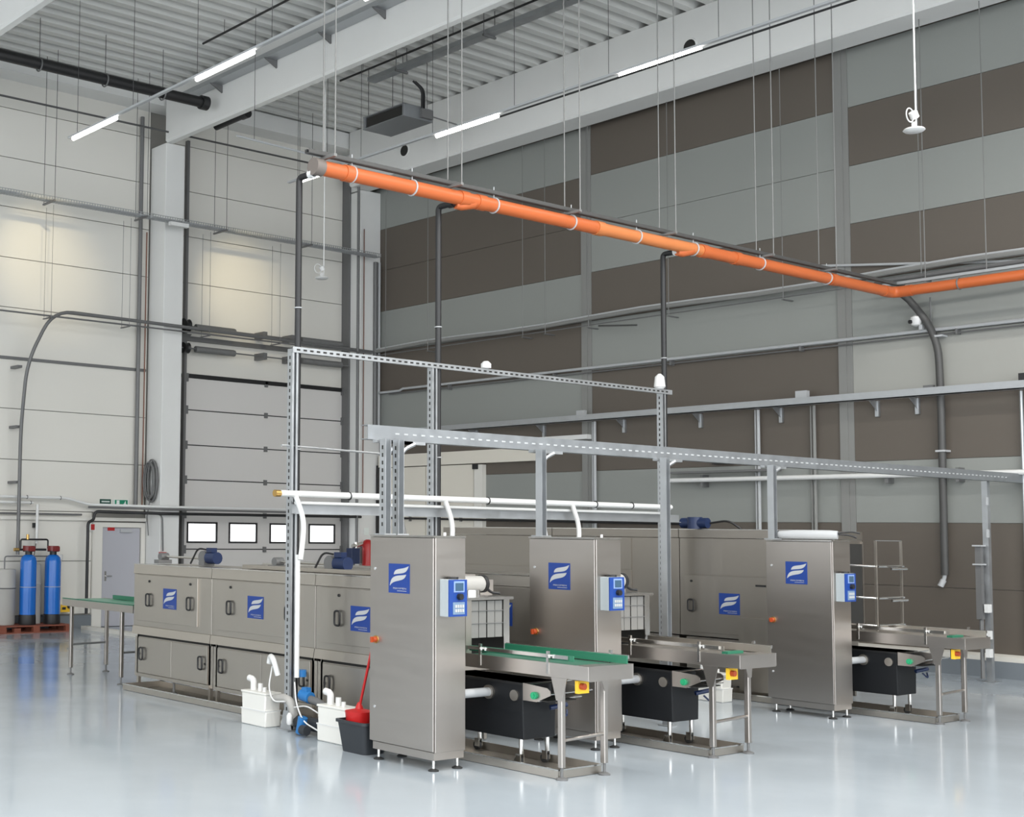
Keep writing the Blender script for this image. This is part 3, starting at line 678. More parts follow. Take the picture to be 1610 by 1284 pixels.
# ------------------------------------------------------------------ ceiling services
t = Thing('fan_coil_unit', 'grey ducted air unit hung under the roof with black hoses', 'air conditioner', (17.85, 19.35, 10.2))
x0, x1, y0, y1, z0, z1 = 17.48, 18.24, 18.76, 19.97, 10.2, 10.46
t.part('casing', MB().box(x0+.06, x1, y0, y1, z0+.02, z1).box(x0, x0+.06, y0, y0+.06, z0+.02, z1).box(x0, x0+.06, y1-.06, y1, z0+.02, z1), GALVD, bevel=.004)
t.part('bottom_plate', MB().box(x0-.015, x1, y0, y1, z0, z0+.02), GALVD); t.part('top_lip', MB().box(x0-.015, x0+.06, y0, y1, z1-.02, z1), GALVD)
t.part('air_slot', MB().box(x0+.045, x0+.058, y0+.06, y1-.06, z0+.02, z1-.02), DARK, label='dark air outlet')
t.part('connector_box', MB().box(x0+.42, x1-.03, y0-.06, y0, z0+.04, z1-.04), DGALV)
for k in (0, .06): t.part('hose', MB().tube(bend([(x0+.45+k, y0-.03, z1-.1), (x0+.45+k, y0-.03, z1+.35), (x0+.25+k, y0+.02, 10.95)], .12), .022, 8), BLACK)
t.part('drain_pipe', MB().cyl((x1, y0, z0+.12), (x1+.5, y0-.25, z0-.02), .014, 6), DGALV)
for x in (x0+.05, x1-.05):
    for y in (y0+.1, y1-.1): t.part('hanger_rod', MB().cyl((x, y, z1), (x, y, ZC), .007, 6), DROD)
t = Thing('roof_cable_tray', 'galvanised cable trunk under the roof leading to the air unit', 'cable tray', (17.25, 14, 10.98))
t.part('trunk', MB().box(17.08, 17.28, 2, 19.4, 10.97, 11.06), GALV)
for y in (18.5, 16.2, 13.9, 11.6): t.part('hanger_bar', MB().box(17.02, 17.34, y, y+.04, 10.93, 10.97).cyl((17.04, y+.02, 10.95), (17.04, y+.02, ZC), .008, 6).cyl((17.32, y+.02, 10.95), (17.32, y+.02, ZC), .008, 6), DGALV)
for x, ya, lb in ((17.05, 20.2, 'thin black rod under the deck beside the air unit trunk'), (13.66, 20.2, 'thin black rod under the deck at the upper left')):
    t = Thing('sprinkler_branch', lb, 'pipe', (x, ya, 11.2))
    t.part('pipe', MB().cyl((x, ya, 11.2), (x, 4, 11.2), .022, 8), BLACK)
    for y in (19.5, 17, 14.5, 12): t.part('hanger_rod', MB().cyl((x, y, 11.2), (x, y, ZC), .006, 5), DROD)
t = Thing('roof_drain_pipe', 'fat black round duct under the roof along the left wall', 'pipe', (10, 21.5, 10.55))
t.part('pipe', MB().cyl((-6, 21.5, 10.55), (14.6, 21.5, 10.58), .105, 20), BLACK)
t.part('end_cap', MB().cyl((14.5, 21.5, 10.58), (14.66, 21.5, 10.58), .14, 20), BLACK)
for x in (9.0, 10.9, 12.3, 13.6): t.part('hanger', MB().ring((x, 21.5, 10.56), 'x', .12, .015).cyl((x, 21.5, 10.67), (x, 21.5, ZC), .008, 6), DGALV)
single('roof_drain_pipe', MB().cyl((15.9, 22.95, 10.70), (15.9, 21.8, 10.71), .08, 16).cyl((15.9, 22.0, 10.71), (15.9, 21.8, 10.71), .10, 16).cyl((15.9, 22.4, 10.7), (15.9, 22.4, ZC), .01, 6), BLACK, 'short black pipe end under the deck right of the middle beam', 'pipe', (15.9, 22.4, 10.7))
t = Thing('beam_cable_tray', 'galvanised cable tray bracketed along the side of the middle roof beam', 'cable tray', (14.75, 14, 10.9))
t.part('tray', MB().box(14.62, 14.88, 2, 22.6, 10.95, 10.97).box(14.62, 14.63, 2, 22.6, 10.97, 11.04).box(14.87, 14.88, 2, 22.6, 10.97, 11.04), GALV)
for y in (21.3, 19.5, 17.9, 16.45, 15.0): t.part('bracket', MB().prism([(14.6, 10.95), (14.9, 10.95), (14.9, 10.80)], 'y', y, y+.04), DGALV)

# ------------------------------------------------------------------ left wall services
t = Thing('wire_cable_tray', 'wire mesh cable tray hung across the upper left wall', 'cable tray', (10, 23.0, 8.5))
mb = MB()
for y in (22.9, 22.97, 23.03, 23.1): mb.cyl((4, y, 8.47), (20.6, y, 8.47), .006, 5)
for y in (22.9, 23.1): mb.cyl((4, y, 8.54), (20.6, y, 8.54), .007, 5)
t.part('tray_wires', mb, GALV)
mb = MB(); x = 8.0
while x < 20.6: mb.box(x, x+.012, 22.895, 23.105, 8.462, 8.468).box(x, x+.012, 22.890, 22.9, 8.462, 8.545); x += .06
t.part('cross_wires', mb, GALV, stuff=True)
t.part('tray_cables', MB().cyl((4, 22.96, 8.49), (20.5, 22.96, 8.49), .03, 8), SILV)
t.part('tray_cables', MB().cyl((4, 23.04, 8.485), (20.5, 23.04, 8.485), .022, 8), SILV)
for x in (11.95, 14.08, 16.08, 18.42):
    t.part('hanger', MB().box(x-.02, x+.02, 22.75, 23.25, 8.42, 8.45), DGALV)
    for y in (22.77, 23.23): t.part('hanger_rod', MB().cyl((x, y, 8.43), (x, y, ZC), .006, 5), DROD)
t.part('bulkhead_light', MB().box(14.75, 15.2, 22.9, 23.0, 8.38, 8.46), WHITE)
t = Thing('cable_conduit', 'thick grey conduit bending along the left wall at mid height', 'conduit', (12, 23.3, 6.3))
t.part('conduit_run', MB().tube(bend([(20.7, 23.28, 6.27), (15.5, 23.28, 6.33), (12.25, 23.3, 6.36), (11.78, 23.45, 5.3), (11.76, 23.62, 4.0), (11.76, 23.62, 1.5)], .45, 6), .036, 10), DGALV)
t.part('thin_run', MB().cyl((6, 23.2, 6.22), (20.6, 23.2, 6.22), .018, 8), DGALV)
for x in (12.1, 13.9, 15.9, 17.8):
    t.part('hanger', MB().box(x-.02, x+.02, 23.08, 23.42, 6.17, 6.19), DGALV)
    for y in (23.1, 23.4): t.part('hanger_rod', MB().cyl((x, y, 6.18), (x, y, 8.43), .005, 5), RODM)
for z in (5.2, 4.0, 2.9): t.part('wall_clip', MB().box(11.68, 11.78, 23.66, YL-.01, z, z+.05), DGALV)
for x, r, m_, lb, zt in ((14.62, .045, DGALV, 'grey vertical duct in the recess left of the door column', 10.9), (14.78, .016, COPPER, 'thin brown vertical cable beside the column', 8.4)):
    single('vertical_conduit', MB().cyl((x, 23.9, 2.5), (x, 23.9, zt), r, 10), m_, lb, 'conduit', (x, 23.9, 2.5))
single('cable_strap_rail', MB().box(6, 14.85, YL-.05, YL-.01, 5.39, 5.45), DGALV, 'grey horizontal rail on the left wall panels at mid height', 'rail', (6, YL, 5.4))
t = Thing('cable_coil', 'grey coil of spare cable hanging left of the column', 'cable', (14.86, 23.7, 3.0))
for k, (a, b) in enumerate(((.13, .42), (.10, .38), (.15, .45), (.07, .33), (.12, .36), (.14, .40))):
    pts = [(14.895-.022*k, 23.66+1.45*a*math.cos(q*PI/9), 3.05+b*math.sin(q*PI/9)) for q in range(19)]
    t.part('loop', MB().tube(pts, .018, 6, False), CABLE)
t.part('tail', MB().tube([(14.83, 23.66, 2.70), (14.80, 23.72, 2.3), (14.84, 23.72, 1.9)], .012, 6), CABLE); t.part('hook', MB().cyl((14.75, 23.66, 3.44), (14.918, 23.66, 3.44), .012, 6), GALV)
# garage door spring shafts
for z, lb in ((6.44, 'upper spring shaft with drum above the sectional door'), (5.96, 'lower spring shaft with drum above the sectional door')):
    t = Thing('torsion_shaft', lb, 'door spring', (15.7, 23.7, z), 'spring shafts above the sectional door')
    t.part('shaft', MB().cyl((15.6, 23.7, z), (20.35, 23.7, z-.02), .016, 8), DGALV)
    t.part('drum', MB().lathe([(0, 0)], 0, 0) if 0 else MB().tube([(15.62, 23.7, z), (15.66, 23.7, z), (15.72, 23.7, z), (15.76, 23.7, z)], [.16 if z > 6.2 else .12, .10, .10, .15 if z > 6.2 else .12], 18), BLACK)
    for a, b in ((15.95, 17.0), (18.9, 20.1)):
        s = t.part('spring', MB().cyl((a, 23.7, z-.005), (b, 23.7, z-.01), .068, 14), DGALV)
        mb = MB(); x = a
        while x < b: mb.ring((x, 23.7, z-.007), 'x', .068, .006, 12, 4); x += .035
        t.part('coils', mb, RODM, s, stuff=True)
    for x in (17.8, 18.6): t.part('bearing', MB().box(x-.05, x+.05, 23.62, 23.98, z-.08, z+.07), DGALV)
single('spring_bracket', MB().prism([(15.5, 6.3), (15.95, 6.3), (15.5, 5.7)], 'y', 23.85, 23.98).box(15.85, 20.3, 23.9, 23.98, 6.16, 6.26), DGALV, 'grey corner bracket and rail carrying the door spring shafts', 'bracket', (15.5, 23.9, 6.0))

# low pipes on the left wall
def wall_pipe(lb, pts, r, m_, clips=(), cat='pipe', name='service_pipe'):
    t = Thing(name, lb, cat, pts[0])
    t.part('pipe', MB().tube(bend(pts, .12, 4), r, 10), m_)
    for c in clips: t.part('pipe_clip', MB().ring(c, 'x', r+.005, .008).cyl((c[0], c[1], c[2]), (c[0], YL-.011, c[2]), .008, 6), DGALV)
wall_pipe('white insulated pipe along the left wall over the grey door', [(6, 23.75, 2.64), (12.9, 23.75, 2.64), (13.4, 23.75, 2.52), (15.0, 23.3, 2.50), (20.35, 23.3, 2.52)], .028, WHITE, [(12.0, 23.75, 2.64), (12.75, 23.75, 2.64)])
wall_pipe('white pipe ending above the blue tanks, just under the long white pipe', [(6, 23.78, 2.53), (12.15, 23.78, 2.53)], .026, WHITE, [(12.1, 23.78, 2.53)])
wall_pipe('white vertical drop pipe above the left blue tank', [(12.22, 23.72, 1.72), (12.22, 23.72, 2.5)], .03, WHITE)
wall_pipe('white vertical pipe at the far left edge', [(11.0, 23.6, .95), (11.0, 23.6, 2.35), (10.85, 23.6, 2.6)], .035, WHITE)
wall_pipe('grey trunking along the left wall behind the blue tanks', [(6, 23.85, 2.31), (13.3, 23.85, 2.31)], .022, DGALV)
wall_pipe('black pipe rising beside the fire sign and running over the grey door', [(13.37, 23.7, .3), (13.37, 23.7, 2.16), (13.5, 23.7, 2.2), (13.52, 23.7, 2.38), (15.0, 23.25, 2.36), (20.35, 23.25, 2.38)], .032, BLACK)
single('wall_ledge', MB().box(6, 14.9, YL-.09, YL-.01, 2.19, 2.26), WHITEP, 'pale ledge trunking along the left wall above the grey door', 'trunking', (6, YL, 2.2))
wall_pipe('grey pipe along the wall above the black door pipe', [(13.45, 23.85, 2.47), (14.9, 23.3, 2.45), (20.35, 23.3, 2.45)], .022, DGALV)
wall_pipe('grey conduit bending down to the red alarm box', [(14.7, 23.35, 2.36), (14.93, 23.33, 2.34), (14.96, 23.33, 1.58)], .018, DGALV, cat='conduit', name='alarm_conduit')
single('alarm_box', MB().box(14.90, 15.02, 23.28, 23.4, 1.46, 1.56).cyl((14.96, 23.27, 1.51), (14.96, 23.28, 1.51), .025, 12), RED, 'small red alarm call box on the column', 'alarm', (14.96, 23.34, 1.5))
# signs
t = Thing('exit_sign', 'green and white emergency exit sign with running figure above the grey door', 'sign', (14.28, YL-.06, 2.5))
t.part('housing', MB().box(14.10, 14.45, YL-.10, YL-.01, 2.47, 2.64), SIGNW)
t.part('green_face', MB().box(14.11, 14.42, YL-.106, YL-.10, 2.52, 2.635), SIGNG)
t.part('pictogram', MB().box(14.15, 14.22, YL-.109, YL-.106, 2.53, 2.625).prism([(14.30, 2.53), (14.34, 2.57), (14.36, 2.61), (14.375, 2.61), (14.37, 2.57), (14.405, 2.53)], 'y', YL-.109, YL-.106), SIGNW)
t = Thing('door_sign', 'dark green sign with a pale line of lettering left of the exit sign', 'sign', (13.93, YL-.03, 2.6))
t.part('board', MB().box(13.80, 14.06, YL-.03, YL-.01, 2.545, 2.645), SIGND)
mb = MB()
for k in range(7): mb.box(13.835+k*.028, 13.855+k*.028, YL-.033, YL-.03, 2.58, 2.61)
t.part('lettering', mb, SIGNW)
t = Thing('fire_sign', 'small red and white fire equipment sign left of the grey door', 'sign', (13.58, YL-.03, 2.05))
t.part('board', MB().box(13.50, 13.66, YL-.085, YL-.07, 1.99, 2.13), SIGNW)
t.part('red_symbol', MB().box(13.56, 13.65, YL-.088, YL-.085, 2.0, 2.12).box(13.505, 13.525, YL-.088, YL-.085, 2.0, 2.12), RED)
single('door_notice', MB().box(13.99, 14.16, YL-.036, YL-.03, 1.99, 2.07), RED, 'small faded red notice at the top of the grey door', 'sign', (14.07, YL-.03, 2.0))
for x, lb in ((11.25, 'black wall socket with hanging cable at the far left'), (12.3, 'black wall socket with hanging cable above the tanks')):
    t = Thing('wall_socket', lb, 'socket', (x, YL-.03, 2.1))
    t.part('box', MB().box(x-.05, x+.05, YL-.08, YL-.01, 2.03, 2.13), BLACK); t.part('lead', MB().tube(bend([(x, YL-.06, 2.03), (x+.03, YL-.05, 1.7), (x-.03, YL-.04, 1.35)], .2), .008, 5), BLACK)

# ------------------------------------------------------------------ water softener on its pallet
t = Thing('pallet', 'red brown wooden pallet under the blue tanks', 'pallet', (12.0, 23.17, 0))
X0, X1, Y0, Y1 = 11.2, 12.76, 23.17, 23.88
for y in (Y0, (Y0+Y1)/2-.05, Y1-.10): t.part('skid', MB().box(X0, X1, y, y+.10, 0, .02), WOOD)
for x in (X0, (X0+X1)/2-.07, X1-.14, X0+.30):
    for y in (Y0, (Y0+Y1)/2-.05, Y1-.10):
        if x == X0+.30 and y > Y0: continue
        t.part('block', MB().box(x+.005, x+.145, y, y+.10, .02, .10), WOOD)
for x in (X0, (X0+X1)/2-.07, X1-.14): t.part('cross_board', MB().box(x, x+.14, Y0, Y1, .10, .12), WOOD)
for k in range(6): t.part('deck_board', MB().box(X0, X1, Y0+k*.122, Y0+k*.122+.10, .12, .142), WOOD)
def blue_tank(x, lb):
    t = Thing('softener_tank', lb, 'tank', (x, 23.5, .142), 'blue water softener tanks')
    b = .142; y = 23.48
    t.part('base_cup', MB().lathe([(.165, b), (.17, b+.02), (.165, b+.19), (.15, b+.2)], x, y, 24), BLACK)
    t.part('shell', MB().lathe([(.158, b+.19), (.16, b+.6), (.162, b+.72), (.16, b+.74), (.16, b+1.22), (.145, b+1.30), (.10, b+1.35), (.06, b+1.365)], x, y, 28), TANKBLUE)
    t.part('seam_band', MB().ring((x, y, b+.73), 'z', .161, .006, 24, 5), SILV)
    v = t.part('valve_head', MB().cyl((x, y, b+1.36), (x, y, b+1.42), .07, 14).cyl((x, y, b+1.42), (x, y, b+1.53), .115, 18), BLACK)
    t.part('valve_cover', MB().box(x-.06, x+.08, y-.125, y-.09, b+1.43, b+1.52).cyl((x, y, b+1.44), (x, y, b+1.535), .118, 18), REDD, v)
blue_tank(11.93, 'blue softener tank with dark red head, the left one on the pallet')
blue_tank(12.47, 'blue softener tank with dark red head, the right one on the pallet')
t = Thing('brine_tank', 'grey brine tank with bands behind the left blue tank', 'tank', (11.62, 23.65, .142))
t.part('shell', MB().lathe([(.225, .142), (.235, .17), (.235, .83), (.245, .85), (.235, .87), (.235, 1.20), (.22, 1.22)], 11.50, 23.68, 28), TANKGREY)
t.part('band', MB().ring((11.50, 23.68, .85), 'z', .24, .012, 24, 5), DGALV)
single('brine_tank', MB().lathe([(.13, .142), (.13, .9), (.14, .92), (.13, .94), (.12, 1.3), (.10, 1.32)], 12.2, 23.72, 24), TANKGREY, 'narrow grey tank between the two blue tanks', 'tank', (12.2, 23.72, .142))
single('filter_column', MB().lathe([(.06, .142), (.06, 1.38), (.085, 1.40), (.085, 1.50)], 12.72, 23.72, 18), WHITE, 'slim white filter column behind the right blue tank', 'filter', (12.72, 23.72, .142))
t = Thing('valve_manifold', 'black pipe manifold with brass valve linking the two blue tanks', 'pipe', (11.9, 23.5, 1.6))
t.part('upper_pipe', MB().tube(bend([(11.80, 23.58, 1.60), (11.80, 23.58, 1.80), (12.40, 23.58, 1.80), (12.40, 23.58, 1.62)], .04, 3), .018, 8), BLACK)
t.part('lower_pipe', MB().cyl((11.70, 23.58, 1.60), (12.36, 23.58, 1.60), .022, 8), BLACK); t.part('brass_valve', MB().cyl((11.66, 23.58, 1.60), (11.76, 23.58, 1.60), .035, 10).cyl((11.95, 23.58, 1.80), (11.95, 23.58, 1.90), .03, 10), BRASS)
t.part('drain_line', MB().tube(bend([(11.45, 23.55, .9), (11.45, 23.55, 1.47), (12.6, 23.6, 1.47)], .05, 3), .014, 6), DGALV)
t = Thing('water_meter', 'small yellow and black device on the wall plinth right of the pallet', 'meter', (13.08, 23.85, .45))
t.part('body', MB().box(12.84, 13.06, 23.80, 23.99, .34, .48), YELLOW); t.part('knob', MB().cyl((13.02, 23.75, .45), (13.02, 23.80, .45), .04, 10).box(12.87, 12.95, 23.79, 23.80, .39, .44), BLACK)

# ------------------------------------------------------------------ lifting pumps, bucket, mop
def pump_box(x, y, lb, low=False):
    t = Thing('lifting_pump', lb, 'pump', (x, y, 0), 'white lifting pump boxes on the floor')
    t.part('tank', MB().prism([(y+.02, 0), (y+.44, 0), (y+.45, .16), (y+.43, .17), (y+.44, .33), (y+.02, .33), (y+.03, .17), (y+.01, .16)], 'x', x, x+.20), CREAMW, bevel=.012)
    t.part('lid', MB().box(x-.005, x+.205, y+.01, y+.45, .33, .352), CREAMW, bevel=.006)
    t.part('band', MB().box(x-.006, x+.206, y+.012, y+.448, .158, .172), WHITE)
    t.part('outlet', MB().tube(bend([(x+.1, y+.36, .35), (x+.1, y+.36, .46), (x+.1, y+.44, .47)], .05), .035, 12), WHITE)
    t.part('cap', MB().cyl((x+.1, y+.24, .35), (x+.1, y+.24, .43), .028, 12), WHITE); t.part('cap', MB().cyl((x+.08, y+.14, .35), (x+.08, y+.14, .40), .022, 12), WHITE)
pump_box(8.40, 11.06, 'white lifting pump box left of the tall post base')
pump_box(8.36, 9.74, 'white lifting pump box beside the black bucket')
pump_box(14.55, 9.85, 'white lifting pump box seen through the legs of the middle conveyor')
t = Thing('pump_fittings', 'grey pump inlets with blue clamps and white cable at the tall post base', 'pipe', (8.5, 10.6, .05))
t.part('grey_bend', MB().tube(bend([(8.5, 11.04, .30), (8.5, 10.8, .34), (8.52, 10.72, .1), (8.55, 10.95, .06)], .12), .045, 12), TANKGREY)
t.part('grey_pipe', MB().tube([(8.55, 10.62, .36), (8.55, 10.4, .33), (8.52, 10.19, .28)], .04, 12), DGALV)
t.part('blue_clamp', MB().cyl((8.55, 10.66, .38), (8.55, 10.52, .36), .06, 12).box(8.52, 8.58, 10.55, 10.63, .40, .46), VALB); t.part('blue_clamp', MB().cyl((8.42, 10.52, .02), (8.42, 10.48, .18), .05, 12), VALB)
t.part('blue_clamp', MB().cyl((8.6, 10.74, .55), (8.6, 10.74, .62), .055, 12), VALB)
t.part('white_bend', MB().tube(bend([(8.46, 10.95, .55), (8.42, 10.98, .72), (8.46, 11.08, .74), (8.46, 11.1, .66)], .06), .03, 10), WHITE)
t.part('white_lead', MB().tube(bend([(8.44, 11.02, .64), (8.40, 11.03, .42), (8.42, 10.98, .28), (8.44, 10.8, .30)], .08), .008, 6), WHITE); t.part('white_lead', MB().tube(bend([(8.5, 10.72, .5), (8.44, 10.62, .3), (8.40, 10.45, .14), (8.40, 10.2, .08)], .1), .008, 6), WHITE)
t.part('white_lead', MB().tube(bend([(8.48, 10.7, .25), (8.44, 10.45, .3), (8.40, 10.2, .25)], .1), .007, 6), WHITE); t.part('plug', MB().lathe([(.02, .08), (.03, .1), (.03, .17), (.012, .2)], 8.42, 10.70, 10), WHITE)
t.part('dark_pump', MB().cyl((8.55, 10.72, .10), (8.55, 10.3, .10), .07, 12).cyl((8.36, 10.42, .07), (8.36, 10.34, .07), .05, 12), BUCK)
t = Thing('mop_bucket', 'dark plastic bucket with a red wringer beside the nearest cabinet', 'bucket', (8.20, 9.40, 0))
bx, by = 8.30, 9.43
def rrect(hx, hy, z, r=.05, n=5):
    out = []
    for cx, cy, a0 in ((hx-r, hy-r, 0), (-hx+r, hy-r, PI/2), (-hx+r, -hy+r, PI), (hx-r, -hy+r, 1.5*PI)):
        for i in range(n): a = a0+i*PI/2/(n-1); out.append((bx+cx+r*math.cos(a), by+cy+r*math.sin(a), z))
    return out
mb = MB(); rings = [rrect(.13, .17, 0), rrect(.165, .205, .27), rrect(.18, .22, .27), rrect(.18, .22, .295), rrect(.158, .198, .295), rrect(.125, .165, .02)]
for r_ in rings: mb.v += r_
k = len(rings[0])
for i in range(5):
    for j in range(k): mb.f.append((i*k+j, i*k+(j+1) % k, (i+1)*k+(j+1) % k, (i+1)*k+j))
mb.f += [tuple(range(k-1, -1, -1)), tuple(range(5*k, 6*k))]
t.part('bucket_body', mb, BUCK)
t.part('wringer', MB().lathe([(.07, .22), (.12, .25), (.135, .37), (.125, .40), (.10, .38), (.08, .28)], bx, by+.06, 20), MOPR)
t = Thing('mop', 'red mop handle standing in the bucket wringer', 'mop', (8.3, 9.46, .3))
t.part('handle', MB().cyl((bx, by+.07, .36), (bx+.02, by-.18, 1.25), .013, 10), MOPR); t.part('mop_head', MB().lathe([(.05, .29), (.06, .33), (.03, .42), (.014, .45)], bx, by+.06, 14), MOPR)

# ------------------------------------------------------------------ corner: extinguisher, valves
t = Thing('fire_extinguisher', 'red fire extinguisher in front of the corner column', 'extinguisher', (20.5, 23.2, 1.25))
t.part('cylinder', MB().lathe([(.11, 1.22), (.13, 1.24), (.13, 1.75), (.09, 1.83), (.04, 1.86)], 20.52, 23.2, 20), RED)
t.part('label', MB().box(20.52, 20.60, 23.064, 23.072, 1.72, 1.80), SIGNW); t.part('wall_bracket', MB().box(20.47, 20.57, 23.3, 23.4, 1.3, 1.7), DGALV)
t.part('stand', MB().cyl((20.52, 23.2, 0), (20.52, 23.2, 1.22), .03, 10).cyl((20.52, 23.2, 0), (20.52, 23.2, .02), .15, 18), DGALV)
t = Thing('valve_box', 'dark motor valve box with bright pipe left of the red extinguisher', 'valve', (20.1, 23.4, 1.3))
t.part('box', MB().box(19.95, 20.2, 23.1, 23.3, 1.30, 1.66), MOTB, bevel=.01); t.part('bright_pipe', MB().cyl((20.1, 23.25, 1.70), (20.38, 23.25, 1.76), .05, 12).cyl((20.2, 23.25, 1.66), (20.2, 23.25, 1.80), .05, 12), STEELL)
t.part('vertical_pipe', MB().cyl((20.22, 23.25, 1.78), (20.22, 23.25, 10.2), .035, 10), DGALV); t.part('stand', MB().cyl((20.08, 23.2, 0), (20.08, 23.2, 1.30), .04, 10), DGALV)
single('picture_sign', MB().box(20.58, 20.72, 23.385, 23.399, 1.96, 2.13), SIGNW, 'small pale notice on the corner column above the extinguisher', 'sign', (20.65, 23.39, 2.0))
for x, r, lb, m_ in ((20.50, .012, 'thin red brown cable down the corner column', COPPER), (20.86, .05, 'grey ladder duct on the right edge of the corner column', DGALV), (20.98, .035, 'pale vertical duct against the corner of the banded wall', SILV)):
    z0, z1 = (2.9, 9.2) if r < .04 and m_ == COPPER else (4.2, 8.45)
    single('vertical_conduit', MB().cyl((x, 23.36, z0), (x, 23.36, z1), r, 10), m_, lb, 'conduit', (x, 23.36, z0))
single('vertical_conduit', MB().box(20.93, 21.04, 23.3, 23.38, .3, 3.6), BLACK, 'black upright strip in the corner beside the sliding door', 'trunking', (20.98, 23.34, .3))

# ------------------------------------------------------------------ right wall services
t = Thing('cable_ledge', 'galvanised cable ledge on brackets along the banded wall at mid height', 'cable tray', (20.9, 15, 4.3))
t.part('channel', MB().box(20.72, 20.865, 1, 22.9, 4.275, 4.29).box(20.72, 20.732, 1, 22.9, 4.275, 4.40), GALV)
for y in (20.2, 18.3, 16.3, 14.6, 13.0, 11.3, 10.2-.0+.45): t.part('bracket', MB().box(20.99, 21.045, y, y+.06, 4.02, 4.275).prism([(20.74, 4.272), (21.0, 4.272), (21.0, 4.10)], 'y', y+.02, y+.03), GALV)
t.part('junction_box', MB().box(20.78, 20.88, 12.42, 12.62, 4.37, 4.52), SILV); t.part('junction_box', MB().box(20.84, 20.92, 17.15, 17.35, 4.38, 4.50), SILV); t.part('junction_box', MB().box(20.84, 20.92, 10.35, 10.5, 4.40, 4.45), DGALV)
t = Thing('wall_conduit', 'pale conduit pair along the banded wall above the cable ledge', 'conduit', (20.95, 15, 5.3))
t.part('pipe', MB().tube([(20.95, 23.3, 5.32), (20.95, 22.6, 5.32), (20.95, 22.5, 5.36), (20.95, 1, 5.30)], .028, 8), SILV); t.part('thin_pipe', MB().cyl((20.98, 23.0, 5.27), (20.98, 1, 5.23), .014, 6), DGALV)
for y in (21, 18, 15.2, 12.6, 10): t.part('clip', MB().box(20.93, 21.05, y, y+.03, 5.22, 5.34), DGALV)
t = Thing('hung_conduit', 'grey conduit run with a thin rail hung on rods along the upper banded wall', 'conduit', (20.85, 15, 6.3))
pts = [(20.85, 23.3, 6.30)] + [(20.85, 23-1.2*i, 6.31+.025*math.sin(i*1.3)) for i in range(1, 18)]
t.part('pipe', MB().tube(pts, .042, 8), DGALV if 0 else JOINT); t.part('pale_pipe', MB().tube([(x, y, z+.05) for x, y, z in pts], .02, 6), SILV)
t.part('thin_rail', MB().cyl((20.75, 23.2, 6.18), (20.75, 2, 6.12), .012, 6), DGALV)
for y in (22.8, 21.4, 18.6, 18.0, 16.9, 15.05, 12.75, 10.4):
    t.part('hanger', MB().box(20.66, 20.96, y-.02, y+.02, 6.09, 6.11), DGALV); t.part('hanger_rod', MB().cyl((20.68, y, 6.1), (20.68, y, 10.15), .007, 6), RODM)
t.part('side_arm', MB().cyl((20.8, 16.75, 6.13), (20.6, 15.7, 6.0), .018, 6), DROD)
t = Thing('steel_wall_pipe', 'bright steel pipe along the banded wall below the slotted beam', 'pipe', (20.85, 12, 3.06))
t.part('pipe', MB().cyl((20.85, 15.2, 3.06), (20.85, 3, 3.04), .042, 10), WHITE); t.part('mesh_tray', MB().box(20.8, 20.95, 13.0, 15.2, 3.18, 3.22), DGALV)
for y in (14.5, 11.1, 10.0): t.part('clip', MB().box(20.86, 21.05, y, y+.05, 2.93, 3.15), DGALV)
for y, lb in ((17.0, 'vertical pale conduit beside the first wall joint'), (13.44, 'vertical pale conduit under the cable ledge, left of the far cabinet post'), (12.4, 'vertical pale double conduit under the cable ledge near the second wall joint')):
    single('vertical_conduit', MB().cyl((20.97, y, .4), (20.97, y, 4.27), .028, 8).cyl((20.99, y+.07, .4), (20.99, y+.07, 4.27), .016, 8), SILV if y != 12.4 else JOINT, lb, 'conduit', (20.97, y, .4))
t = Thing('flexible_duct', 'dark grey flexible duct curving from the orange pipe bend down the banded wall', 'duct', (20.9, 10.27, 1.5))
t.part('duct', MB().tube(bend([(20.55, 11.1, 6.10), (20.8, 10.75, 5.95), (20.93, 10.30, 5.25), (20.93, 10.27, 4.3), (20.93, 10.28, 1.5)], .7, 8), .055, 12), DUCT)
t.part('outlet', MB().cyl((20.93, 10.28, 1.5), (20.93, 10.30, 1.42), .03, 10).cyl((20.93, 10.30, 1.42), (20.90, 10.34, 1.32), .045, 10), SILV)
t.part('drop_wire', MB().cyl((20.97, 10.42, 5.35), (20.97, 10.42, 5.85), .014, 6), DGALV)
for z in (5.2, 3.4): t.part('clip', MB().box(20.87, 21.05, 10.2, 10.35, z, z+.03), SILV)
t = Thing('security_camera', 'white dome security camera on the banded wall beside the flexible duct', 'camera', (20.9, 10.58, 5.45))
t.part('housing', MB().lathe([(.02, 5.40), (.07, 5.42), (.09, 5.48), (.075, 5.55), (.03, 5.58)], 20.88, 10.6, 16), WHITE); t.part('lens', MB().cyl((20.78, 10.66, 5.47), (20.82, 10.64, 5.475), .03, 12), BLACK); t.part('arm', MB().box(20.86, 21.05, 10.5, 10.55, 5.34, 5.42), SILV)
t = Thing('conduit_box', 'dark small box with pale vertical conduit at the right edge on the cable ledge', 'conduit', (20.9, 9.05, 4.3))
t.part('box', MB().box(20.85, 20.95, 8.95, 9.1, 4.40, 4.52), BLACK); t.part('conduit', MB().cyl((20.97, 9.12, .4), (20.97, 9.12, 4.27), .025, 8).cyl((20.99, 9.05, .4), (20.99, 9.05, 4.27), .02, 8), GALV)
single('sensor_box', MB().box(20.93, 21.04, 13.95, 14.35, 3.34, 3.46), BLACK, 'small black box on the banded wall under the slotted beam', 'sensor', (21.0, 14.1, 3.4))
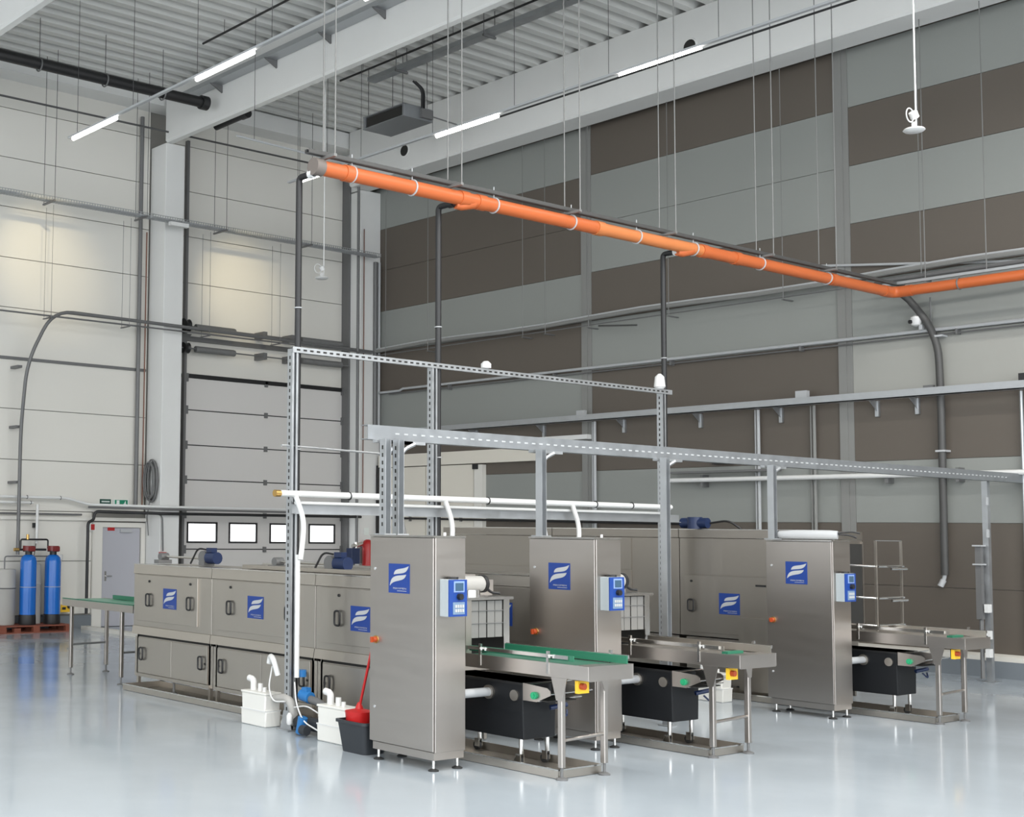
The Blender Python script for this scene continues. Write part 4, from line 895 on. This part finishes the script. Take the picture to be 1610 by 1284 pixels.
single('white_trunk', MB().box(20.86, 21.04, 17.1, 18.75, 3.93, 4.02), WHITE, 'short flat white trunking on the banded wall above the sliding door track', 'trunking', (20.95, 17.9, 3.95))
wp = Thing('black_wall_pipe', 'thin black pipe along the banded wall above the tall washer', 'pipe', (20.9, 18, 2.3))
wp.part('pipe', MB().cyl((20.9, 23.2, 2.37), (20.9, 14.6, 2.26), .024, 8), BLACK)
for y in (22.2, 20.6, 18.9, 17.6, 16.4, 15.4): wp.part('clip', MB().box(20.9, 21.05, y, y+.03, 2.29, 2.45), DGALV)
t = Thing('wall_post_cable', 'dark box and cables on the far right post', 'cable', (20.1, 9.3, .4))
t.part('dark_duct', MB().box(20.02, 20.10, 9.32, 9.40, .9, 1.95), DGALV); t.part('cap', MB().box(19.98, 20.14, 9.30, 9.42, 1.95, 1.97), SILV); t.part('cap', MB().box(19.98, 20.14, 9.30, 9.42, 1.68, 1.70), SILV)
for z in (.36, .62, 1.0): t.part('socket', MB().box(20.04, 20.14, 9.24, 9.30, z, z+.12), WHITE)
t.part('lead', MB().tube(bend([(20.05, 9.27, .66), (19.95, 9.27, .6), (20.0, 9.28, .5)], .05), .016, 6), BLACK); t.part('cable', MB().cyl((20.08, 9.36, .05), (20.08, 9.36, .9), .03, 8), DGALV)
t = Thing('wrapped_bundle', 'film wrapped bundle with black cables lying on the far cabinet', 'bundle', (14.4, 8.7, 2.02))
t.part('film_roll', MB().tube([(14.43, 9.0, 2.075), (14.47, 8.8, 2.08), (14.55, 8.45, 2.08), (14.58, 8.36, 2.078)], [.045, .055, .055, .05], 12), SILV, label='crinkled pale film')
t.part('cable_end', MB().tube(bend([(14.58, 8.40, 2.09), (14.66, 8.26, 2.08), (14.70, 8.2, 2.05)], .05), .012, 6).tube(bend([(14.58, 8.38, 2.10), (14.68, 8.24, 2.12), (14.73, 8.18, 2.10)], .05), .010, 6), BLACK); t.part('black_end', MB().cyl((14.43, 9.06, 2.075), (14.43, 9.0, 2.075), .05, 12), BLACK)
